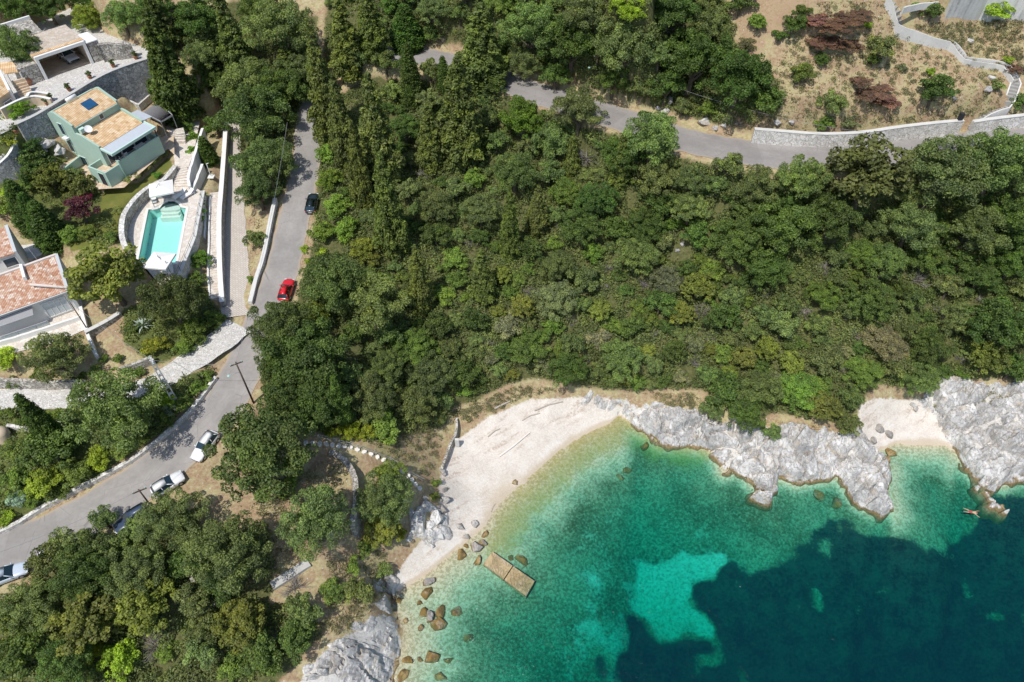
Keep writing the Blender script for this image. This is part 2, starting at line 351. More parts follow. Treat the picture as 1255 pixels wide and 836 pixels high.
    sea = t.mix(t.mapr(t.math('ADD', B[0], t.math('MULTIPLY', t.math('SUBTRACT', nn, .5), 2.4)), .3, .75), sea, grass)
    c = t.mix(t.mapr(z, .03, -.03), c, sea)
    h = t.math('ADD', t.math('MULTIPLY', n2, .6), t.math('MULTIPLY', n3, .4))
    return t.bsdf(c, .95, t.bump(h, .7, .12), spec=.1)
def rock_mat(name, c0, c1, c2, tide=True):
    t = NT(name); z = t._sep(t.pos())[2]
    wv = t.mapping(t.pos(), (1.0, .45, 1.0), (.2, .1, .75))
    n1 = t.noise(.55, 6, rough=.65); n2 = t.noise(4, 7, wv, rough=.72); n4 = t.noise(1.3, 7, wv, rough=.7, dist=.25); n3 = t.noise(.9, 5, rough=.7)
    n0 = t.noise(.17, 3)
    c = t.ramp(t.math('ADD', t.math('MULTIPLY', t.math('ADD', n1, n0), .32), t.math('ADD', t.math('MULTIPLY', n2, .16), t.math('MULTIPLY', n4, .2))), [(.38, c0), (.5, c1), (.6, c2)])
    c = t.mix(t.mapr(n3, .5, .66, 0, .6), c, (.52, .43, .32))
    cr = t.math('ABSOLUTE', t.math('SUBTRACT', n4, .5))
    c = t.mix(t.mapr(cr, .022, .0, 0, .7), c, (.14, .12, .1))
    if tide:
        tz = t.math('ADD', z, t.math('ADD', t.math('MULTIPLY', t.math('SUBTRACT', n2, .5), .6), t.math('MULTIPLY', t.math('SUBTRACT', n1, .45), 1.3)))
        c = t.mix(t.mapr(tz, .42, .15, 0, .9), c, t.ramp(n2, [(.3, (.13, .085, .03)), (.7, (.36, .26, .11))]))
        c = t.mix(t.mapr(tz, -.2, -1.2), c, (.13, .12, .05))
    return t.bsdf(c, .9, t.bump(t.math('ADD', n2, t.math('MULTIPLY', t.mapr(cr, 0, .05), .5)), .55, .12), spec=.15)
def asphalt_mat(name, c, v):
    t = NT(name); n1 = t.noise(.35, 5); n2 = t.noise(2.5, 5); n3 = t.noise(40, 2)
    f = t.math('ADD', t.math('MULTIPLY', n1, .55), t.math('ADD', t.math('MULTIPLY', n2, .3), t.math('MULTIPLY', n3, .15)))
    col = t.ramp(f, [(.3, tuple(x*(1-v) for x in c)), (.7, tuple(x*(1+v) for x in c))])
    u = t._sep(t.uv())
    trk = t.math('ABSOLUTE', t.math('SUBTRACT', t.math('ABSOLUTE', u[0]), .95))
    col = t.mix(t.mapr(trk, .6, .1, 0, .22), col, tuple(x*.8 for x in c))
    pt = t._sep(t.voro(.22, None, 'F1', 'Color', rand=.8))[0]
    col = t.mix(t.mapr(pt, .78, .8, 0, .3), col, tuple(x*.72 for x in c))
    edge = t.mapr(t.math('ADD', u[1], t.math('MULTIPLY', t.math('SUBTRACT', n2, .5), .5)), .45, .02, 0, .7)
    col = t.mix(edge, col, (.42, .34, .25))
    cr = t.voro(.45, None, 'DISTANCE_TO_EDGE')
    col = t.mix(t.math('MULTIPLY', t.mapr(cr, .012, .0), t.mapr(n1, .5, .6, 0, .5)), col, (.08, .08, .08))
    return t.bsdf(col, .85, t.bump(n3, .3, .01), spec=.25)
def sea_mat():
    t = NT('sea_water')
    p = t.pos()
    w1 = t.noise(1.25, 3, t.mapping(p, (1.0, 1.7, 1), (0, 0, .5)), dist=.4); w2 = t.noise(4.2, 2, t.mapping(p, (1.0, 1.5, 1), (0, 0, -.4))); w3 = t.noise(.25, 2)
    h = t.math('ADD', t.math('ADD', t.math('MULTIPLY', w1, .6), t.math('MULTIPLY', w2, .25)), t.math('MULTIPLY', w3, .8))
    nr = t.bump(h, 1.0, .2)
    fr = t.n('Fresnel'); fr.inputs['IOR'].default_value = 1.33; t.L.new(nr, fr.inputs['Normal'])
    gl = t.n('BsdfGlossy'); gl.inputs['Roughness'].default_value = .09; t.L.new(nr, gl.inputs['Normal'])
    tr = t.n('BsdfTransparent')
    mx = t.n('MixShader'); t.L.new(fr.outputs[0], mx.inputs[0]); t.L.new(tr.outputs[0], mx.inputs[1]); t.L.new(gl.outputs[0], mx.inputs[2])
    t.L.new(mx.outputs[0], t.out.inputs[0])
    pv = t.n('VolumeAbsorption'); pv.inputs['Color'].default_value = (.0, .885, .87, 1); pv.inputs['Density'].default_value = .78
    sc = t.n('VolumeScatter'); sc.inputs['Color'].default_value = (.0, .42, .95, 1); sc.inputs['Density'].default_value = .034
    ad = t.n('AddShader'); t.L.new(pv.outputs[0], ad.inputs[0]); t.L.new(sc.outputs[0], ad.inputs[1]); t.L.new(ad.outputs[0], t.out.inputs['Volume'])
    return t.m
def pool_water_mat():
    t = NT('pool_water'); n = t.noise(2.0, 3)
    nr = t.bump(n, .6, .06)
    fr = t.n('Fresnel'); fr.inputs['IOR'].default_value = 1.33; t.L.new(nr, fr.inputs['Normal'])
    gl = t.n('BsdfGlossy'); gl.inputs['Roughness'].default_value = .05; t.L.new(nr, gl.inputs['Normal'])
    tr = t.n('BsdfTransparent'); tr.inputs[0].default_value = (.8, .98, .97, 1)
    mx = t.n('MixShader'); t.L.new(fr.outputs[0], mx.inputs[0]); t.L.new(tr.outputs[0], mx.inputs[1]); t.L.new(gl.outputs[0], mx.inputs[2])
    t.L.new(mx.outputs[0], t.out.inputs[0]); return t.m
def glass_mat(name, c):
    t = NT(name); return t.bsdf(c, .08, spec=.8)
M_leaf = foliage_mat()
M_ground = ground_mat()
M_rock = rock_mat('pale_limestone', (.28, .275, .27), (.55, .54, .52), (.8, .78, .75))
M_boul = rock_mat('grey_boulder', (.2, .19, .18), (.37, .35, .33), (.52, .5, .47))
M_brown = rock_mat('brown_weeded_rock', (.12, .08, .03), (.27, .18, .06), (.4, .3, .14), False)
M_dryrock = rock_mat('garden_rock', (.3, .29, .28), (.5, .48, .46), (.68, .66, .63), False)
M_asph = asphalt_mat('worn_asphalt', (.31, .29, .27), .26)
M_asph2 = asphalt_mat('upper_asphalt', (.30, .28, .265), .22)
M_sea = sea_mat(); M_pool = pool_water_mat()
M_bark = plain('bark', (.14, .11, .08), .9, .35, 4)
M_twig = plain('grey_twigs', (.27, .24, .22), .9, .25, 4)
M_white = plain('white_plaster', (.78, .77, .74), .8, .08, .8)
M_cream = plain('cream_plaster', (.62, .5, .36), .85, .1, .8)
M_green = plain('pale_green_plaster', (.40, .54, .45), .85, .11, .7)
M_trim = plain('light_green_trim', (.52, .68, .6), .8, .06, .6)
M_dark = plain('dark_void', (.03, .03, .035), .8, .2)
M_glass = glass_mat('window_glass', (.03, .05, .07))
M_metal = plain('grey_metal', (.45, .46, .47), .45, .1, 3, .6)
M_dmetal = plain('dark_metal', (.06, .065, .07), .5, .2, 3, .3)
M_wood = plain('weathered_pole_wood', (.1, .075, .055), .9, .3, 5)
M_conc = plain('weathered_concrete', (.5, .49, .46), .9, .18, 1.2, bump=.02)
M_conc2 = plain('pale_concrete', (.62, .61, .58), .9, .14, 1.0, bump=.02)
M_stone = stone('dry_stone', [(.3, .28, .25), (.5, .47, .42), (.7, .67, .61)], 2.4, (.17, .15, .12), .09)
M_wstone = stone('white_stone_wall', [(.58, .56, .52), (.76, .74, .7), (.88, .86, .82)], 2.2, (.42, .39, .34), .07)
M_gstone = stone('grey_stone_wall', [(.3, .3, .3), (.45, .45, .45), (.62, .61, .6)], 2.2, (.2, .2, .2), .09)
M_flag = stone('pale_flagstones', [(.66, .58, .5), (.76, .7, .62), (.84, .79, .72)], 2.2, (.55, .46, .38), .04, .02)
M_cobble = stone('white_cobbles', [(.6, .58, .54), (.7, .68, .64), (.8, .78, .74)], 3.4, (.42, .39, .35), .07, .04)
M_tan = stone('tan_flagstones', [(.6, .45, .3), (.7, .55, .4), (.76, .64, .5)], 1.8, (.5, .38, .26), .04, .02)
M_herr = paving('herringbone_setts', [(.56, .51, .45), (.68, .62, .55)], .5, .22, (.44, .38, .32), .6, .03)
M_tile_o = rooftile('orange_tiles', [(.52, .33, .17), (.68, .46, .26), (.76, .56, .35), (.8, .66, .46)])
M_tile_r = rooftile('red_tiles', [(.42, .2, .12), (.56, .32, .21), (.68, .48, .37), (.84, .77, .68)], .15, .28)
M_poolt = plain('pool_lining', (.52, .84, .78), .5, .04, 3)
M_wpaint = plain('white_metal', (.8, .8, .8), .5, .04, 3)
M_canvas = plain('white_canvas', (.82, .8, .76), .85, .04, 2)
M_straw = plain('dry_grass', (.45, .38, .22), .9, .3, 2)
M_rubber = plain('tyre_rubber', (.02, .02, .02), .8, .2)
M_terra = plain('terracotta', (.35, .16, .09), .8, .15)
M_gravel = plain('grey_gravel', (.33, .33, .34), .9, .25, 9)
def carpaint(name, c): return plain('car_paint_'+name, c, .3, .03, 2, 0.0, .5, coat=1.0)
# ------------------------------------------------------------------ object helpers
def link(o, parent=None):
    C.objects.link(o)
    if parent is not None: o.parent = parent
    return o
def empty(name, loc, label, cat, group=None, rz=0.0):
    o = bpy.data.objects.new(name, None); o.location = loc; o.rotation_euler = (0, 0, rz); o.empty_display_size = .2
    link(o); return tag(o, label, cat, group)
def tag(o, label, cat, group=None):
    o['label'] = label; o['category'] = cat; o['kind'] = 'thing'
    if group: o['group'] = group
    return o
def kind(o, k, label=None):
    o['kind'] = k
    if label: o['label'] = label
    return o
class MB:
    """collects shapes into one mesh"""
    def __init__(s): s.v = []; s.f = []; s.uv = {}
    def add(s, vs, fs):
        o = len(s.v); s.v += [tuple(v) for v in vs]; s.f += [tuple(i+o for i in f) for f in fs]; return s
    def box(s, c, size, rz=0.0, axes=None):
        """box by centre and size; axes = (ux, uy) horizontal unit vectors if turned"""
        if axes is None: axes = (Vector((math.cos(rz), math.sin(rz), 0)), Vector((-math.sin(rz), math.cos(rz), 0)))
        a, b = axes; c = Vector(c); z = Vector((0, 0, 1)); x, y, h = (q/2 for q in size)
        vs = [c+a*(i*x)+b*(j*y)+z*(k*h) for k in (-1, 1) for j in (-1, 1) for i in (-1, 1)]
        return s.add(vs, [(0, 2, 3, 1), (4, 5, 7, 6), (0, 1, 5, 4), (2, 6, 7, 3), (0, 4, 6, 2), (1, 3, 7, 5)])
    def prism(s, poly, z0, z1):
        """poly: (x, y) or (x, y, z): extruded from z0 to z1 (or from z-z0 up to z when 3-D)"""
        n = len(poly)
        if sum(poly[i][0]*poly[(i+1) % n][1]-poly[(i+1) % n][0]*poly[i][1] for i in range(n)) < 0: poly = poly[::-1]
        if len(poly[0]) == 3: lo = [(p[0], p[1], p[2]-z0) for p in poly]; hi = [tuple(p) for p in poly]
        else: lo = [(p[0], p[1], z0) for p in poly]; hi = [(p[0], p[1], z1) for p in poly]
        return s.add(lo+hi, [tuple(range(n-1, -1, -1)), tuple(range(n, 2*n))]+[(i, (i+1) % n, n+(i+1) % n, n+i) for i in range(n)])
    def tube(s, path, r, seg=8, cap=True):
        path = [Vector(p) for p in path]; n = len(path); rs = r if isinstance(r, (list, tuple)) else [r]*n
        vs = []; prev = None
        for i, p in enumerate(path):
            d = (path[min(i+1, n-1)]-path[max(i-1, 0)]).normalized()
            u = d.orthogonal().normalized() if prev is None else (prev-d*prev.dot(d)).normalized()
            prev = u; w = d.cross(u)
            vs += [p+(u*math.cos(k*2*math.pi/seg)+w*math.sin(k*2*math.pi/seg))*rs[i] for k in range(seg)]
        fs = [(i*seg+k, i*seg+(k+1) % seg, (i+1)*seg+(k+1) % seg, (i+1)*seg+k) for i in range(n-1) for k in range(seg)]
        if cap: fs += [tuple(range(seg-1, -1, -1)), tuple(range((n-1)*seg, n*seg))]
        return s.add(vs, fs)
    def wall(s, pts, th, base=None, h=None, jit=0.0):
        """upright wall along (x, y, ztop[, zbottom]) points; thickness th; down to the ground, or h below the top"""
        n = len(pts); L = []; R = []
        for i, p in enumerate(pts):
            a = Vector(pts[max(i-1, 0)][:2]); b = Vector(pts[min(i+1, n-1)][:2]); d = (b-a).normalized() if (b-a).length > 1e-6 else Vector((1, 0))
            nn = Vector((-d.y, d.x))*(th/2)
            j = Vector((rnd.uniform(-jit, jit), rnd.uniform(-jit, jit)))
            L.append(Vector(p[:2])+nn+j); R.append(Vector(p[:2])-nn+j)
        vs = []
        for i, p in enumerate(pts):
            zt = p[2]+rnd.uniform(-jit, jit); zb = zt-h if h else min(gz(*L[i]), gz(*R[i]), p[2]-.2)-.3
            if len(p) > 3: zb = p[3]
            vs += [(*L[i], zb), (*R[i], zb), (*R[i], zt), (*L[i], zt)]
        fs = []
        for i in range(n-1):
            a, b = 4*i, 4*i+4
            fs += [(a+k, b+k, b+(k+1) % 4, a+(k+1) % 4) for k in range(4)]
        fs += [(0, 1, 2, 3), tuple(4*(n-1)+k for k in (3, 2, 1, 0))]
        return s.add(vs, fs)
    def build(s, name, mat, parent=None, smoothf=False, bevel=0.0, uv=None):
        me = bpy.data.meshes.new(name); me.from_pydata(s.v, [], s.f)
        bm = bmesh.new(); bm.from_mesh(me)
        bmesh.ops.recalc_face_normals(bm, faces=bm.faces)
        if bevel > 0: bmesh.ops.bevel(bm, geom=[e for e in bm.edges if e.is_manifold and e.calc_face_angle(0) > .5], offset=bevel, segments=2, affect='EDGES', profile=.6)
        bm.to_mesh(me); bm.free()
        if smoothf: me.polygons.foreach_set('use_smooth', [True]*len(me.polygons))
        me.materials.append(mat)
        if uv is not None:
            ul = me.uv_layers.new(name='UVMap')
            for l in me.loops: ul.data[l.index].uv = uv(me.vertices[l.vertex_index].co)
        o = bpy.data.objects.new(name, me); link(o, parent)
        if parent is not None:                       # shapes are given in world space
            o.matrix_parent_inverse = Matrix.LocRotScale(parent.location, parent.rotation_euler, parent.scale).inverted()
        return o
def sheet(name, poly, mat, dz=0.0):
    """level or sloping surface given by world points"""
    bm = bmesh.new(); bm.faces.new([bm.verts.new((p[0], p[1], p[2]+dz)) for p in poly]); bmesh.ops.triangulate(bm, faces=bm.faces)
    bmesh.ops.recalc_face_normals(bm, faces=bm.faces)
    for f in bm.faces:
        if f.normal.z < 0: f.normal_flip()
    me = bpy.data.meshes.new(name); bm.to_mesh(me); bm.free(); me.materials.append(mat)
    return link(bpy.data.objects.new(name, me))
def road(name, R, mat, k, label, dz=0.0):
    R = resample(R, .9); me = bpy.data.meshes.new(name); vs = []; fs = []; uvs = []; NC = 9
    for i, p in enumerate(R):
        a = Vector(R[max(i-1, 0)][:2]); b = Vector(R[min(i+1, len(R)-1)][:2]); d = (b-a).normalized(); nn = Vector((-d.y, d.x))
        for j in range(NC):
            s = (j/(NC-1)*2-1); w = p[3]*s
            if abs(s) == 1: w *= 1+.05*math.sin(i*1.7+j)
            q = Vector(p[:2])+nn*w
            vs.append((q.x, q.y, p[2]+dz-.03*abs(s)**2)); uvs.append((w, p[3]*(1-abs(s))))
    for i in range(len(R)-1):
        for j in range(NC-1): fs.append((i*NC+j, (i+1)*NC+j, (i+1)*NC+j+1, i*NC+j+1))
    me.from_pydata(vs, [], fs); me.materials.append(mat); ul = me.uv_layers.new(name='UVMap')
    for l in me.loops: ul.data[l.index].uv = uvs[l.vertex_index]
    bm = bmesh.new(); bm.from_mesh(me)
    for f in bm.faces:
        f.normal_update()
        if f.normal.z < 0: f.normal_flip()
    bm.to_mesh(me); bm.free()
    return kind(link(bpy.data.objects.new(name, me)), k, label)
def pline(pts): return [tuple(W(x, y, z)) for x, y, z in pts]
def stone_wall(name, label, pts, th, mat, group=None, cap=None, jit=.03, h=None, smoothn=1):
    """a wall traced along its top: (px, py, z of its top)"""
    w = pline(pts)
    if smoothn: w = [tuple(p) for p in chaikin(w, smoothn)]
    w = [tuple(p) for p in resample(w, .8)]
    m = MB().wall(w, th, h=h, jit=jit)
    if cap is None:
        return tag(m.build(name, mat), label, 'wall', group)
    e = empty(name, w[len(w)//2], label, 'wall', group)
    m.build('masonry', mat, e)
    MB().wall([(p[0], p[1], p[2]+.07) for p in w], th+.08, h=.066).build('coping', cap, e)
    return e
# ------------------------------------------------------------------ ground sheet with its zones
F1 = [(395,130),(450,95),(545,100),(600,112),(700,148),(830,190),(930,222),(1010,222),(1100,212),(1270,195),(1270,470),(1215,462),(1170,470),(1130,478),(1075,470),(1055,492),(1040,520),(985,512),(955,505),(930,515),(890,500),(860,478),(815,476),(790,480),(760,478),(720,474),(690,470),(650,462),(625,470),(590,488),(556,500),(545,520),(510,532),(470,540),(430,536),(380,528),(330,500),(312,440),(322,400),(365,372),(385,290),(390,200)]
F2 = [(395,90),(400,-20),(885,-20),(900,50),(955,100),(950,148),(905,158),(850,145),(760,118),(650,88),(560,55),(470,45)]
F3 = [(-20,745),(55,705),(140,662),(170,650),(205,622),(240,640),(262,660),(330,640),(336,700),(330,740),(380,740),(395,780),(330,850),(-20,850)]
F4 = [(190,0),(262,20),(285,0),(390,20),(375,120),(358,180),(350,235),(330,252),(305,250),(297,190),(275,130),(235,70)]
FORESTS = [F1, F2, F3, F4]
BEACH1 = [(537,602),(543,570),(560,540),(598,511),(650,490),(700,487),(748,487),(764,500),(768,525),(690,600),(610,680),(520,735),(478,745),(484,705),(500,682),(517,662),(530,640),(541,610)]
BEACH2 = [(1054,497),(1070,488),(1130,490),(1142,505),(1165,535),(1184,562),(1150,575),(1090,570),(1062,542),(1052,515)]
RK = [[(762,488),(787,500),(823,499),(850,504),(878,517),(912,520),(938,530),(952,540),(955,578),(940,572),(944,585),(938,598),(925,590),(914,580),(898,575),(886,578),(880,560),(866,549),(840,545),(811,542),(792,530),(773,518),(760,507)],
 [(936,531),(960,524),(1003,533),(1034,533),(1048,522),(1062,535),(1074,552),(1087,564),(1088,583),(1083,600),(1090,620),(1070,627),(1048,615),(1038,596),(1026,580),(1000,587),(988,592),(970,587),(950,580)],
 [(1132,490),(1150,466),(1180,462),(1210,474),(1275,470),(1275,590),(1242,588),(1228,597),(1208,590),(1196,590),(1188,574),(1175,555),(1158,527),(1142,507)],
 [(1201,596),(1212,591),(1222,607),(1235,624),(1227,631),(1214,622),(1206,610)],
 [(360,845),(388,808),(410,788),(436,772),(450,760),(470,750),(486,766),(491,793),(479,825),(474,845)]]
ALGAE = [(612,668),(640,620),(690,572),(735,540),(765,518),(800,545),(850,556)]
SANDP0 = [(700,840),(690,790),(718,745),(740,735),(760,800),(775,840)]
SANDP = [(762,690),(785,678),(810,674),(840,681),(864,691),(866,706),(855,722),(848,748),(864,765),(880,780),(876,797),(860,797),(842,786),(828,780),(820,765),(800,757),(780,750),(765,742),(768,722),(755,708)]
GRASSP = [(742,757),(770,753),(798,764),(815,770),(825,786),(842,794),(864,803),(884,802),(886,780),(866,762),(851,748),(858,722),(872,704),(898,717),(925,702),(950,690),(975,672),(996,668),(1003,655),(1015,652),(1035,660),(1062,668),(1080,676),(1130,682),(1150,660),(1160,645),(1200,645),(1225,632),(1240,612),(1275,604),(1500,590),(1500,1100),(770,1100),(760,845),(748,800)]
LAWN = [(130,225),(170,225),(207,192),(212,203),(190,222),(165,240),(150,258),(146,282),(120,310),(85,305),(85,285),(120,262)]
GARDEN = [(-20,120),(50,160),(95,205),(125,235),(150,260),(150,300),(110,310),(60,300),(20,240),(-20,240)]
GARDEN2 = [(-20,500),(90,500),(150,490),(240,455),(268,452),(200,530),(130,580),(40,630),(-20,650)]
GARDEN3 = [(150,380),(240,330),(270,380),(265,415),(190,450),(150,420)]
REDSOIL = [(900,-20),(1010,-20),(990,40),(940,50),(925,120),(980,165),(905,165),(880,150),(900,60)]
def build_ground():
    ny, nx = XX.shape
    pxx, pyy, dep = project(XX, YY, ZZ); bad = dep < 20; pxx = np.where(bad, -9999, pxx)
    soft = lambda poly, w: smooth(-w, w, sdf_poly(pxx, pyy, poly))
    jx = pxx+(vnoise(XX, YY, 4.0, 41)-.5)*46+(vnoise(XX, YY, 1.5, 42)-.5)*26; jy = pyy+(vnoise(XX, YY, 4.0, 43)-.5)*46+(vnoise(XX, YY, 1.5, 44)-.5)*26
    ragged = lambda poly, w: smooth(-w, w, sdf_poly(jx, jy, poly))
    forest = np.max([soft(f, 9) for f in FORESTS], axis=0)
    outside = np.where((YY > 60) & ((pxx < -25) | (pxx > 1280) | (pyy < -25)), .75, 0)
    forest = np.maximum(forest, outside)
    a = np.zeros((ny, nx, 3)); b = np.zeros_like(a); c = np.zeros_like(a)
    a[..., 0] = np.maximum(soft(BEACH1, 6), soft(BEACH2, 4))
    dry = smooth(900, 960, pxx)*smooth(190, 150, pyy)
    a[..., 1] = np.clip(np.max([soft(GARDEN, 6), soft(GARDEN2, 5), soft(GARDEN3, 5)], axis=0)*.8+dry*.25+smooth(60, 20, np.abs(pxx-480)+np.abs(pyy-560))*.35, 0, 1)
    a[..., 2] = forest
    b[..., 0] = ragged(GRASSP, 14)*(.45+.55*smooth(.12, .32, vnoise(XX, YY, 3.4, 21)*.6+vnoise(XX, YY, 1.3, 22)*.4))
    dl, = dist_line(pxx, pyy, ALGAE); b[..., 1] = smooth(42, 8, dl)
    b[..., 2] = np.max([soft(r, 5) for r in RK], axis=0)*.9
    c[..., 0] = np.max([ragged(SANDP, 12), .55*ragged(SANDP0, 25), .45*ragged([(735,665),(800,650),(860,670),(880,700),(860,740),(800,750),(735,750),(700,720)], 30)], axis=0)
    c[..., 1] = soft(LAWN, 3)
    c[..., 2] = np.maximum(soft(REDSOIL, 14)*.5, 0)
    vs = np.stack([XX, YY, ZZ], -1).reshape(-1, 3)
    me = bpy.data.meshes.new('ground')
    idx = np.arange(ny*nx).reshape(ny, nx)
    q = np.stack([idx[:-1, :-1], idx[:-1, 1:], idx[1:, 1:], idx[1:, :-1]], -1).reshape(-1, 4)
    me.vertices.add(len(vs)); me.vertices.foreach_set('co', vs.ravel())
    me.loops.add(q.size); me.loops.foreach_set('vertex_index', q.ravel().astype(np.int32))
    me.polygons.add(len(q)); me.polygons.foreach_set('loop_start', np.arange(0, q.size, 4, dtype=np.int32))
    me.polygons.foreach_set('use_smooth', np.ones(len(q), bool))
    me.update(calc_edges=True)
    for nm, arr in (('zone_a', a), ('zone_b', b), ('zone_c', c)):
        at = me.attributes.new(nm, 'FLOAT_VECTOR', 'POINT'); at.data.foreach_set('vector', arr.reshape(-1).astype(np.float32))
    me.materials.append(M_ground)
    kind(link(bpy.data.objects.new('ground', me)), 'structure', 'hillside, pebble coves and sea bed')
build_ground()
def build_sea():
    m = MB(); m.box((0, 0, -30), (1500, 1500, 60))
    o = m.build('sea', M_sea); kind(o, 'structure', 'clear green sea water')
build_sea()
road('main_road', MAIN_W, M_asph, 'structure', 'grey asphalt lane climbing past the pool', .0)
road('upper_road', UPPER_W, M_asph2, 'structure', 'grey asphalt road across the upper hillside', .0)
road('paved_driveway', DRIVE_W, M_herr, 'structure', 'driveway of pale herringbone setts', .016)
road('cobbled_way', STONE_W, M_cobble, 'structure', 'white cobbled way to the lower houses', .01)
for nm, i, mat, dz in (('pool_terrace', 0, M_flag, .0), ('house_terrace', 1, M_tan, .0), ('garage_court', 3, M_cobble, .0), ('lower_terrace', 5, M_flag, .0), ('garden_path', 7, M_flag, .004)):
    n, poly, z = pads_w[i]
    if nm == 'pool_terrace':
        o = pool_w; bm = bmesh.new()
        ov = [bm.verts.new((x, y, z)) for x, y in poly]; iv = [bm.verts.new((x, y, z)) for x, y in o]
        ed = [bm.edges.new((l[k], l[(k+1) % len(l)])) for l in (ov, iv) for k in range(len(l))]
        bmesh.ops.triangle_fill(bm, edges=ed, use_beauty=True, use_dissolve=False)
        for f in bm.faces:
            f.normal_update()
            if f.normal.z < 0: f.normal_flip()
        me = bpy.data.meshes.new(nm); bm.to_mesh(me); bm.free(); me.materials.append(mat); ob = link(bpy.data.objects.new(nm, me))
    else:
        ob = sheet(nm, [(x, y, z) for x, y in poly], mat, dz)
    kind(ob, 'structure')
# ------------------------------------------------------------------ foliage prototypes
rng = np.random.RandomState(5)
def leaf_mesh(name, blobs, per, size, ratio=.55, up=.35, shell=.75, outward=.6, flat=1.0):
    """blobs: (x, y, z, r). Leaf-sized faces spread through each clump, most of them near its surface"""
    bl = np.asarray(blobs, float); nb = len(bl)
    cnt = np.maximum(6, (per*(bl[:, 3]/bl[:, 3].mean())**2).astype(int)); bi = np.repeat(np.arange(nb), cnt); n = len(bi)
    d = rng.normal(size=(n, 3)); d /= np.linalg.norm(d, axis=1)[:, None]; d[:, 2] = np.where(d[:, 2] < -.35, -d[:, 2]*.6, d[:, 2])
    rr = shell+(1-shell)*rng.rand(n); rr *= np.where(rng.rand(n) < .12, 1+.35*rng.rand(n), 1)
    off = d*rr[:, None]*bl[bi, 3][:, None]; off[:, 2] *= flat
    c = bl[bi, :3]+off
    nrm = d*outward+rng.normal(size=(n, 3))*.55+np.array([0, 0, up]); nrm /= np.linalg.norm(nrm, axis=1)[:, None]
    t = np.cross(nrm, rng.normal(size=(n, 3))); t /= np.linalg.norm(t, axis=1)[:, None]; b = np.cross(nrm, t)
    s = (size*(.65+.7*rng.rand(n)))[:, None]; w = s*ratio
    bend = nrm*s*.18
    v = np.stack([c-t*s*.5, c-b*w*.5+bend, c+t*s*.5, c+b*w*.5+bend], 1).reshape(-1, 3)
    btint = rng.rand(nb)[bi]; tint = np.clip(.5+(btint-.5)*.7+(rng.rand(n)-.5)*.7, 0, 1); odd = .75*rng.rand(n)+.25*rng.rand(nb)[bi]
    me = bpy.data.meshes.new(name)
    me.vertices.add(4*n); me.vertices.foreach_set('co', v.ravel())
    me.loops.add(4*n); me.loops.foreach_set('vertex_index', np.arange(4*n, dtype=np.int32))
    me.polygons.add(n); me.polygons.foreach_set('loop_start', np.arange(0, 4*n, 4, dtype=np.int32))
    me.update(calc_edges=True)
    at = me.attributes.new('tint', 'FLOAT_VECTOR', 'POINT')
    at.data.foreach_set('vector', np.repeat(np.stack([tint, odd, tint], 1), 4, axis=0).ravel().astype(np.float32))
    me.materials.append(M_leaf); return me
def crown_blobs(n, br, hz, rag=.25, low=-.35):
    """clumps spread over a lumpy dome of unit radius: main boughs carry groups of smaller clumps"""
    out = []; boughs = []
    nb = max(4, n//6)
    for k in range(nb):
        a = k*2.39996+rng.rand()*.5; h = low+(1-low)*((k+.5)/nb); rad = math.sqrt(max(0, 1-h*h))*(1-rag*rng.rand())
        boughs.append((rad*math.cos(a)*.74, rad*math.sin(a)*.74, h*hz*(.82+.2*rng.rand())*.8, .26+.16*rng.rand()))
    for k in range(n):
        x, y, z, r = boughs[k % nb]
        d = rng.normal(size=3); d /= np.linalg.norm(d); d[2] = abs(d[2])*.8 if rng.rand() < .75 else d[2]
        out.append((x+d[0]*r, y+d[1]*r, z+d[2]*r*hz, br*(.65+.7*rng.rand())))
    out += [(0, 0, hz*.15, .42), (.3, .1, 0, .32), (-.25, .2, 0, .32), (0, -.3, 0, .32)]
    return out
CROWN = {}
for k in range(4):
    CROWN['olive_big', k] = leaf_mesh('olive_crown', crown_blobs(110, .145, .8, .2), 160, .06, .4, .3)
    CROWN['oak_big', k] = leaf_mesh('oak_crown', crown_blobs(110, .14, .82, .16), 145, .056, .6, .4)
    CROWN['olive_mid', k] = leaf_mesh('olive_crown', crown_blobs(40, .2, .8, .35), 105, .115, .42, .3)
    CROWN['oak_mid', k] = leaf_mesh('oak_crown', crown_blobs(42, .2, .85, .25), 95, .1, .66, .4)
    CROWN['shrub', k] = leaf_mesh('shrub_crown', crown_blobs(20, .28, .85, .3, 0.0), 80, .17, .5, .4)
    CROWN['fig', k] = leaf_mesh('broad_leaf_crown', crown_blobs(100, .13, .8, .12), 55, .085, .85, .8, .85)
def conifer_blobs(levels, br, r0=1.0, tip=.06, ragged=.25):
    """unit height; tiers of drooping boughs round a stem"""
    out = []
    for i in range(levels):
        t = i/(levels-1); R = r0*(1-t)**.75*(1 if t > .12 else .75)+tip; n = max(3, int(3+R*9)); a0 = rng.rand()*6
        for j in range(n):
            a = a0+j*2*math.pi/n+rng.rand()*.4; L = R*(1-ragged*rng.rand())
            for s in ((.95, .62) if R > .25 else (.85,)):
                out.append((L*s*math.cos(a), L*s*math.sin(a), t*.97+.03-.045*s+.03*rng.rand(), br*(.65+.6*rng.rand())*(.55+.6*(1-t))))
    return out
def conifer_mesh(name, levels, br, per, size, r0, tip, ragged, up):
    bl = [(x, y, z, r) for x, y, z, r in conifer_blobs(levels, br, 1.0, tip, ragged)]
    # clumps built in a stretched space so that they come out round at aspect r0 (radius : height)
    bl = [(x*r0, y*r0, z, r*r0) for x, y, z, r in bl]
    return leaf_mesh(name, bl, per, size*r0, .4, up, .6, .5)
